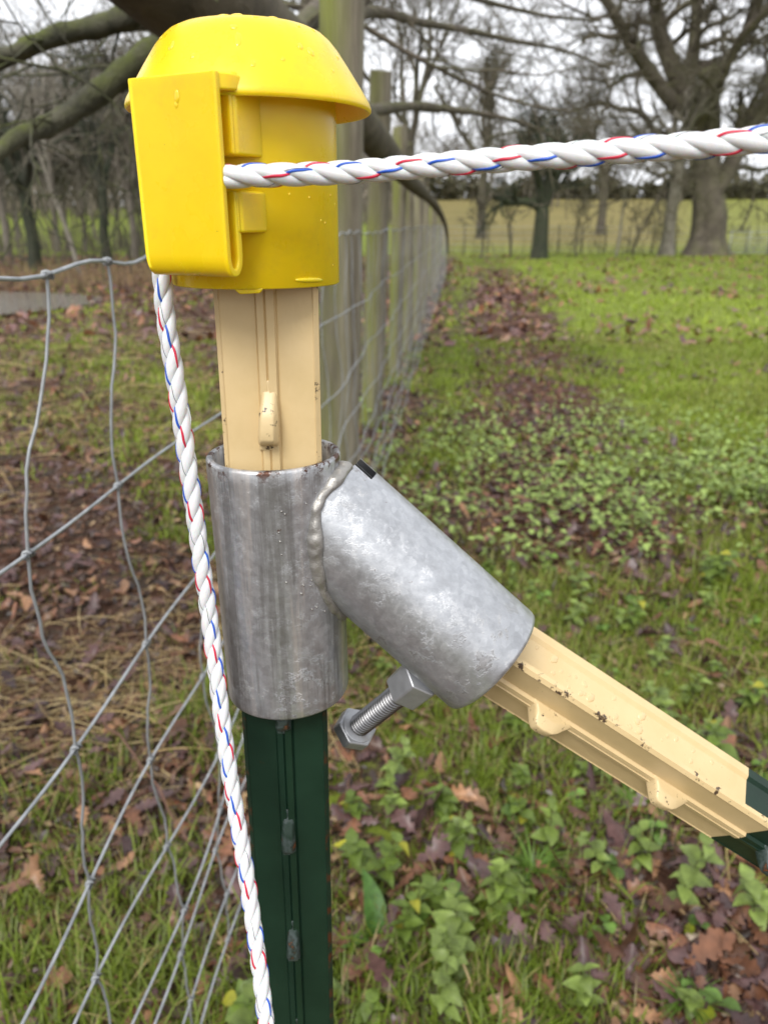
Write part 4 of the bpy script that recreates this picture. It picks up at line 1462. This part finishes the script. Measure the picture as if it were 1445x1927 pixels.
def trunk_mesh(pts, rads, seed=0, n=28, flute=.06, name="trunk", flare=0.0):
    rs_ = random.Random(seed); ph = [rs_.random() * 6.28 for _ in range(4)]
    P = catmull([Vector(p) for p in pts], 6); m = len(P)
    Rr = [float(np.interp(i / (m - 1) * (len(rads) - 1), range(len(rads)), rads)) for i in range(m)]
    mb = MB(); vs, fs = [], []
    for i, p in enumerate(P):
        hgt = (p.z - P[0].z)
        fl = flare * math.exp(-hgt / .35)
        for k in range(n):
            a = 2 * math.pi * k / n
            f = 1 + (flute + .8 * fl) * (.6 * math.sin(5 * a + ph[0] + hgt * .2) + .4 * math.sin(8 * a + ph[1]) + .3 * math.sin(3 * a + ph[2])) + fl
            vs.append((p.x + Rr[i] * f * math.cos(a), p.y + Rr[i] * f * math.sin(a), p.z))
    for i in range(m - 1):
        for k in range(n): fs.append((i * n + k, i * n + (k + 1) % n, (i + 1) * n + (k + 1) % n, (i + 1) * n + k))
    fs.append(tuple((m - 1) * n + k for k in range(n)))
    mb.add(vs, fs); return mb
def limb(segs, pts, r0, r1, lvl=0):
    P = np.array([tuple(p) for p in catmull([Vector(p) for p in pts], 5)])
    segs.append((lvl, P, np.linspace(r0, r1, len(P))))
    return P, np.linspace(r0, r1, len(P))
def sprout(rng, segs, P, Rr, k, L, lvl, maxl, t0=.25, rk=1.0, **kw):
    n = len(P)
    for j in range(k):
        t = t0 + (1 - t0) * (j + rng.random()) / k
        i = min(int(t * (n - 1)), n - 2)
        dv = P[i + 1] - P[i]; dv /= np.linalg.norm(dv)
        a = rng.normal(0, 1, 3); a -= dv * a.dot(dv); a /= np.linalg.norm(a)
        th = rng.uniform(.5, 1.2) if t < .93 else .3
        grow(rng, segs, P[i], dv * math.cos(th) + a * math.sin(th), L * rng.uniform(.7, 1.25) * (1.15 - .5 * t), Rr[i] * rng.uniform(.4, .62) * rk, lvl, maxl, **kw)

# the big oak on the right
def rel(px, py, y, b): return tuple(at(px, py, y) - Vector(b))
OY = 28.0
ob = Vector((at(1325, 480, OY).x, OY, 0)); ob.z = float(gz(ob.x, OY)) - .1
oak = empty("oak_tree", ob)
tag(oak, "large bare oak with thick fluted trunk and spreading limbs, standing right of the meadow", "tree")
rgo = np.random.default_rng(5)
tm = trunk_mesh([(0, 0, 0), (-.02, 0, .7), (-.05, 0, 1.4), (-.25, 0, 2.3), (-.45, 0, 3.4), (-.55, 0, 4.5), (-.75, .1, 6.0)], [.62, .52, .54, .46, .42, .36, .28], 3, 48, .12, flare=.45)
tm.build("trunk", M['oak'], oak)
segs = []
LIMBS = [([(1318, 385), (1360, 335), (1398, 262), (1425, 210), (1460, 165), (1520, 90)], .36, .16, 0), ([(1290, 190), (1262, 120), (1240, 60), (1232, -20), (1225, -120)], .32, .14, -.6),
         ([(1300, 215), (1335, 150), (1385, 90), (1420, 30), (1440, -60)], .26, .10, .8), ([(1282, 215), (1225, 140), (1180, 70), (1145, 10), (1090, -70)], .26, .10, -1.2),
         ([(1285, 255), (1235, 250), (1205, 212), (1165, 205), (1130, 193), (1085, 205)], .15, .04, 1.0), ([(1290, 170), (1305, 90), (1310, 10), (1330, -90)], .28, .12, .4),
         ([(1300, 250), (1340, 190), (1365, 130), (1400, 60), (1480, -20)], .20, .08, -1.5), ([(1290, 340), (1262, 325), (1238, 330), (1215, 318)], .12, .04, -1.0),
         ([(1345, 350), (1390, 315), (1430, 320), (1480, 300)], .14, .05, 1.5)]
for L, r0, r1, dy in LIMBS:
    P, Rr = limb(segs, [rel(a, b, OY + dy * i / (len(L) - 1) * 2.2, ob) for i, (a, b) in enumerate(L)], r0, r1)
    sprout(rgo, segs, P, Rr, 9, 2.6, 1, 5, kids=(5, 5, 4, 4, 3), ratio=.64, wig=.24, up=.03, rmin=.006)
link("crown", crown_mesh(segs), M['oak'], oak)

# trees of the hedge line and field edge
def bare_tree(name, px, py, y, rad, hgt, seed, label, mat='bark2', fork=.45, spread=.75, maxl=4, L0=None, rmin=.010, cat="tree", group=None, kids=(5, 5, 4, 4), droop=0, lean=0, flare=.1, stems_=4, wig=.2):
    b = at(px, py, y); b.z = float(gz(b.x, b.y)) - .05
    o = empty(name, b); tag(o, label, cat, group)
    rg = np.random.default_rng(seed); fh = hgt * fork
    pts = [(0, 0, 0), (lean * .3 + rg.normal(0, .03), 0, fh * .4), (lean * .65, 0, fh * .75), (lean, 0, fh)]
    trunk_mesh(pts, [rad, rad * .86, rad * .82, rad * .75], seed, 16, .05, flare=flare).build("trunk", M[mat], o)
    segs = []
    L0 = L0 or hgt * .42
    for j in range(stems_):
        a = 2 * math.pi * (j + rg.random() * .7) / stems_; th = spread * rg.uniform(.45, 1.15) if j else .15
        grow(rg, segs, (lean, 0, fh - .02), (math.cos(a) * math.sin(th), math.sin(a) * math.sin(th), math.cos(th)), L0 * rg.uniform(.8, 1.2), rad * (.62 if j else .7), 1, maxl, kids=kids, ratio=.66, wig=wig, up=.05, rmin=rmin, droop=droop)
    link("crown", crown_mesh(segs), M[mat], o)
    return o
bare_tree("field_tree", 1014, 489, 25.5, .27, 5.4, 71, "smaller bare tree with low forking rounded crown in the middle of the field edge", 'ivy', .28, 1.0, 5, 2.1, .008, kids=(5, 4, 4, 4), stems_=5)
bare_tree("oak_tree", 1254, 484, 27.5, .22, 7, 72, "slim pale trunked bare tree standing beside the big oak on its left", 'pale', .42, .7, 4, 2.4, flare=.35)
bare_tree("oak_tree", 1475, 470, 33, .45, 11, 73, "bare oak at the right edge of the picture, beyond the big oak", 'oak', .3, .9, 5, 4.0, .012, kids=(4, 4, 4, 4))
bare_tree("oak_tree", 560, 470, 17, .26, 9, 74, "bare dark oak behind the yellow cap, spreading wide over the fence", 'bark2', .30, 1.1, 5, 3.6, .006, kids=(5, 5, 4, 4), droop=.02, stems_=6)
bare_tree("ash_tree", 770, 470, 30, .2, 11, 75, "tall bare tree beyond the far end of the wire fence", 'bark2', .35, .6, 5, 4.2, .010, kids=(4, 4, 4, 4))
bare_tree("ash_tree", 905, 430, 48, .3, 13, 76, "far bare tree behind the forking field tree, upper middle", 'bark2', .3, .7, 5, 5, .014, kids=(4, 4, 4, 4))
bare_tree("ash_tree", 1130, 425, 52, .3, 12, 77, "far bare tree left of the big oak, beyond the field", 'bark2', .3, .75, 5, 5, .014, kids=(4, 4, 4, 4))
for i, (px, py, y, r_, h_, lab) in enumerate([(1158, 484, 27, .045, 4.5, "thin greenish sapling between the field tree and the big oak"), (960, 490, 26, .04, 2.6, "thin sapling just left of the forking field tree"),
        (902, 492, 25, .04, 2.4, "small leaning sapling at the field edge near the fence end"), (1085, 488, 26, .035, 2.2, "short bushy sapling right of the forking field tree"),
        (1190, 486, 27, .04, 2.0, "short dark sapling left of the pale trunked tree")]):
    bare_tree("sapling", px, py, y, r_, h_, 80 + i, lab, 'pale' if i == 0 else 'bark2', .35, .6, 4, h_ * .45, .008, "sapling", None, (4, 4, 3, 3), lean=.1 * (-1) ** i, stems_=3)
# the wood on the left
WL = [(62, 480, 19, .16, 7, 'ivy', "dark forked ivy clad tree near the left edge, behind the pond"), (150, 500, 17, .055, 6.5, 'pale', "thin pale birch trunk leaning in the wood at left"),
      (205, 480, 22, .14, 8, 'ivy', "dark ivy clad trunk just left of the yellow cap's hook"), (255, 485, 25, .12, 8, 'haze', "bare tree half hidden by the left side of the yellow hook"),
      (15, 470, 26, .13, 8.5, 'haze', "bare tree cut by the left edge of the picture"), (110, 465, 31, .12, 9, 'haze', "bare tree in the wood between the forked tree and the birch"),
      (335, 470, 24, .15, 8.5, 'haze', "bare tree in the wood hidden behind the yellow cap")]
for i, (px, py, y, r_, h_, mt, lab) in enumerate(WL):
    bare_tree("woodland_tree", px, py, y, r_, h_, 90 + i, lab, mt, .25, .65 if mt != 'pale' else .3, 5, h_ * .38, .007, "tree", None, (5, 4, 4, 4), lean=(-.35 if mt == 'pale' else .05), stems_=4)
# far woodland: copies of four trees, each a tree of its own
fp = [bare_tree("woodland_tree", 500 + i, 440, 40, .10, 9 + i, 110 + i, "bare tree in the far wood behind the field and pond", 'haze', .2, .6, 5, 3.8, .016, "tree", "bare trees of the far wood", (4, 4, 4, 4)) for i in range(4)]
rgw = np.random.default_rng(17)
spots = []
for i in range(26): spots.append((rgw.uniform(-22, -3.5), rgw.uniform(27, 46)))
for i in range(22): spots.append((rgw.uniform(-14, 48), rgw.uniform(92, 135)))
for i, (x_, y_) in enumerate(spots):
    if i < 4: r = fp[i]
    else:
        src = fp[i % 4]
        r = src.copy(); COL.objects.link(r)
        for ch in list(src.children):
            c = ch.copy(); COL.objects.link(c); c.parent = r
    r.location = (x_, y_, float(gz(x_, y_)) - .1); r.rotation_euler.z = rgw.random() * 6.28
    s_ = rgw.uniform(.75, 1.15) * (1.25 if y_ > 80 else .8); r.scale = (s_,) * 3
# undergrowth of the wood: a mass of thin stems, and the reeds by the pond
def mass(name, n, xr, yr, hr, rad, mat, seed, col, lean=.22, sides=3):
    rg = np.random.default_rng(seed); paths = []
    xs = rg.uniform(*xr, n); ys_ = rg.uniform(*yr, n); zs = gz(xs, ys_)
    for i in range(n):
        h = rg.uniform(*hr) * (.5 + vn(xs[i], ys_[i], .6, 3)); d = np.array([rg.normal(0, lean), rg.normal(0, lean), 1.0])
        t = np.linspace(0, 1, 5)[:, None]; k = rg.normal(0, .12, 3) * h
        p = np.array([xs[i], ys_[i], zs[i] - .02]) + d * h * t + k * t * t
        paths.append((p, rad * rg.uniform(.5, 1.4) * np.array([1, .9, .75, .55, .25])))
    V, F = tubes(paths, sides)
    c = np.array(col)[rg.integers(0, len(col), n)] * (.6 + .8 * rg.random((n, 1)))
    tag(link(name, np_mesh(name, V, F, tint=np.repeat(c, 5 * sides, 0)), M[mat]), kind="stuff")
BR = [(.11, .092, .07), (.15, .122, .088), (.085, .074, .06), (.125, .11, .07)]
mass("undergrowth", 1500, (-24, -2.0), (19, 40), (.5, 2.2), .012, 'reed', 61, BR, .3)
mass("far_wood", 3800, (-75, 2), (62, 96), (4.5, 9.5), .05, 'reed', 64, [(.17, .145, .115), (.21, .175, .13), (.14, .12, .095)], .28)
mass("reeds", 2600, (-12, -2.4), (14.3, 16.5), (.10, .42), .006, 'reed', 62, [(.30, .20, .10), (.22, .15, .08), (.16, .11, .065)], .16)
mass("brush", 420, (1.0, 16), (28.5, 31), (.3, 1.1), .007, 'reed', 63, BR + [(.2, .16, .07)], .25)
# dark hedge across the top of the field: bushes of their own
def bush(seed, n=520):
    rg = np.random.default_rng(seed)
    a = rg.normal(0, 1, (n, 3)); a /= np.linalg.norm(a, axis=1)[:, None]; a *= rg.random((n, 1)) ** .33
    c = a * np.array([2.6, 1.6, 1.5]) * (1 + .3 * np.sin(a[:, :1] * 4 + seed)) + np.array([0, 0, 1.5])
    V, F, nn = leaves([(0, .1), (.4, .35), (.8, .25), (1, .02)], c, rg.random(n) * 6.28, rg.normal(0, .6, n), rg.normal(0, .6, n), .35 + .45 * rg.random(n), rg.normal(.2, .3, n), rg.normal(.1, .3, n), rg)
    cc = np.array([.125, .125, .072]) * (.55 + .9 * rg.random((n, 1))) + np.array([.05, .03, .014]) * (rg.random((n, 1)) < .3)
    return np_mesh("hedge_bush", V, F, tint=np.repeat(cc, nn, 0))
bm_ = [bush(i) for i in range(4)]
for i in range(30):
    x_ = -4 + i * 2.6 + rgw.normal(0, .5); y_ = 118 + rgw.normal(0, 2)
    o = link("hedge_bush", bm_[i % 4], M['green_leaf']); o.location = (x_, y_, float(gz(x_, y_)) - .3); s_ = rgw.uniform(.45, 1.7); o.scale = (s_ * 1.3, s_, s_); o.rotation_euler.z = rgw.random() * 6
    tag(o, "dark evergreen bush in the hedge across the top of the field", "bush", "bushes of the far hedge")
# wire fence on stakes along the far edge of the meadow, one thing
ff = empty("wire_fence", (1.2, 29.5, 0))
tag(ff, "distant low wire fence on thin stakes along the far edge of the meadow", "wire fence", "wire fences")
sx_ = np.arange(0, 17, .85)
for i, sx0 in enumerate(sx_):
    zz = float(gz(1.2 + sx0, 29.5))
    mb = MB(); mb.tube([(sx0, 0, zz - .1), (sx0 + .01, 0, zz + .5), (sx0, 0, zz + 1.05)], [.028, .026, .024], 8)
    mb.build("stake", M['bark2'], ff)
for h_ in (.2, .4, .6, .8, 1.0):
    p = np.array([(a, -.03, float(gz(1.2 + a, 29.5)) + h_) for a in np.linspace(0, 16.2, 40)])
    V, F = tubes([(p, np.full(40, .006))], 4)
    link("line_wire", np_mesh("line_wire", V, F), M['wire'], ff)
hd = empty("hurdle", (at(1368, 480, 27).x, 27.0, 0)); hd.location.z = float(gz(hd.location.x, 27))
tag(hd, "grey metal sheep hurdle standing right of the big oak's trunk", "hurdle")
for z_ in (.12, .28, .44, .60, .78):
    mb = MB(); mb.tube([(0, 0, z_), (2.6, 0, z_)], .011, 8); mb.build("rail", M['stay'], hd)
for x_ in (0.02, .65, 1.3, 1.95, 2.58):
    mb = MB(); mb.tube([(x_, -.02, 0), (x_, -.02, .82)], .014, 8); mb.build("upright", M['stay'], hd)

# ------------------------------------------------------------------ the overhanging tree: a bough along the fence and mossy branches on the left
bt = empty("overhanging_tree", (-2.6, -1.6, 0))
tag(bt, "mossy tree whose thick bough slants along the fence behind the yellow cap", "tree")
tl = bt.location
trunk_mesh([(0, 0, -.1), (.05, .05, .8), (.2, .2, 1.6), (.45, .5, 2.3)], [.42, .34, .31, .27], 9, 28, .05, flare=.25).build("trunk", M['bough'], bt)
BP = [Vector((-2.2, -1.15, 2.2)), Vector((-1.4, -.1, 2.15)), Vector((-.86, .9, 1.86)), at(395, 2, 2.0), at(560, 130, 2.6), at(692, 250, 3.3), at(765, 335, 5.0), at(815, 382, 7.0), at(838, 425, 7.6), at(843, 478, 7.9)]
mb = MB()
Pb = catmull([p - tl for p in BP], 8)
rb = [float(np.interp(i / (len(Pb) - 1) * 9, range(10), [.20, .17, .145, .125, .092, .070, .052, .036, .018, .008])) for i in range(len(Pb))]
rs_ = random.Random(3)
mb.tube(Pb, [r * (1 + .05 * math.sin(i * .9) + rs_.gauss(0, .015)) for i, r in enumerate(rb)], 18)
mb.build("bough", M['bough'], bt)
rgb = np.random.default_rng(12)
def branch(pts, r0, r1, k, L, seed, mat='moss', maxl=3, **kw):
    segs = []; rg = np.random.default_rng(seed)
    P, Rr = limb(segs, [p - tl for p in pts], r0, r1)
    Rr *= 1 + .06 * np.sin(np.arange(len(Rr)) * 1.3) + rg.normal(0, .05, len(Rr)); segs[0] = (0, P, Rr)
    sprout(rg, segs, P, Rr, k, L, 1, maxl, .1, **kw)
    V = crown_mesh(segs, "branch", (14, 6, 4, 3)); link("branch", V, M[mat], bt)
kw = dict(kids=(4, 4, 3), ratio=.6, wig=.22, rmin=.0020, up=.03, rk=.30)
branch([at(470, 60, 2.35), at(380, 62, 2.3), at(292, 98, 2.2), at(240, 135, 2.15), at(190, 172, 2.1), at(130, 215, 2.05), at(85, 240, 2.0), at(30, 262, 1.95), at(-60, 330, 1.85), at(-220, 400, 1.75), at(-420, 430, 1.65)], .042, .010, 7, .45, 1, **kw)
branch([at(430, 20, 2.2), at(300, 6, 2.3), at(245, 28, 2.3), at(185, 50, 2.3), at(120, 62, 2.25), at(60, 85, 2.2), at(0, 108, 2.15), at(-80, 130, 2.1), at(-260, 170, 2.0), at(-460, 150, 1.95)], .037, .008, 7, .5, 2, **kw)
branch([at(330, 40, 2.3), at(240, 45, 2.45), at(140, 66, 2.5), at(60, 95, 2.5), at(-10, 128, 2.5), at(-90, 160, 2.5), at(-280, 250, 2.4), at(-430, 290, 2.3)], .023, .006, 7, .4, 3, **kw)
branch([at(650, 218, 3.05), at(720, 205, 3.9), at(790, 200, 4.3), at(850, 207, 4.6), at(910, 215, 4.8), at(985, 232, 5.0), at(1050, 262, 5.2)], .030, .007, 10, .7, 4, 'bough', 4, **dict(kw, droop=.05, rk=.6))
branch([at(556, 128, 2.62), at(600, 70, 3.1), at(700, 22, 4.2), at(790, 42, 5.0), at(880, 58, 5.6), at(970, 78, 6.0), at(1060, 95, 6.4), at(1150, 130, 6.8)], .034, .008, 16, 1.0, 5, 'bough', 4, **dict(kw, droop=.08, rk=.6))
branch([at(540, 114, 2.55), at(575, 40, 3.0), at(680, -40, 4.2), at(800, -30, 5.2), at(920, 5, 6.0), at(1030, 30, 6.4), at(1130, 40, 6.8)], .034, .008, 16, 1.1, 6, 'bough', 4, **dict(kw, droop=.10, rk=.6))
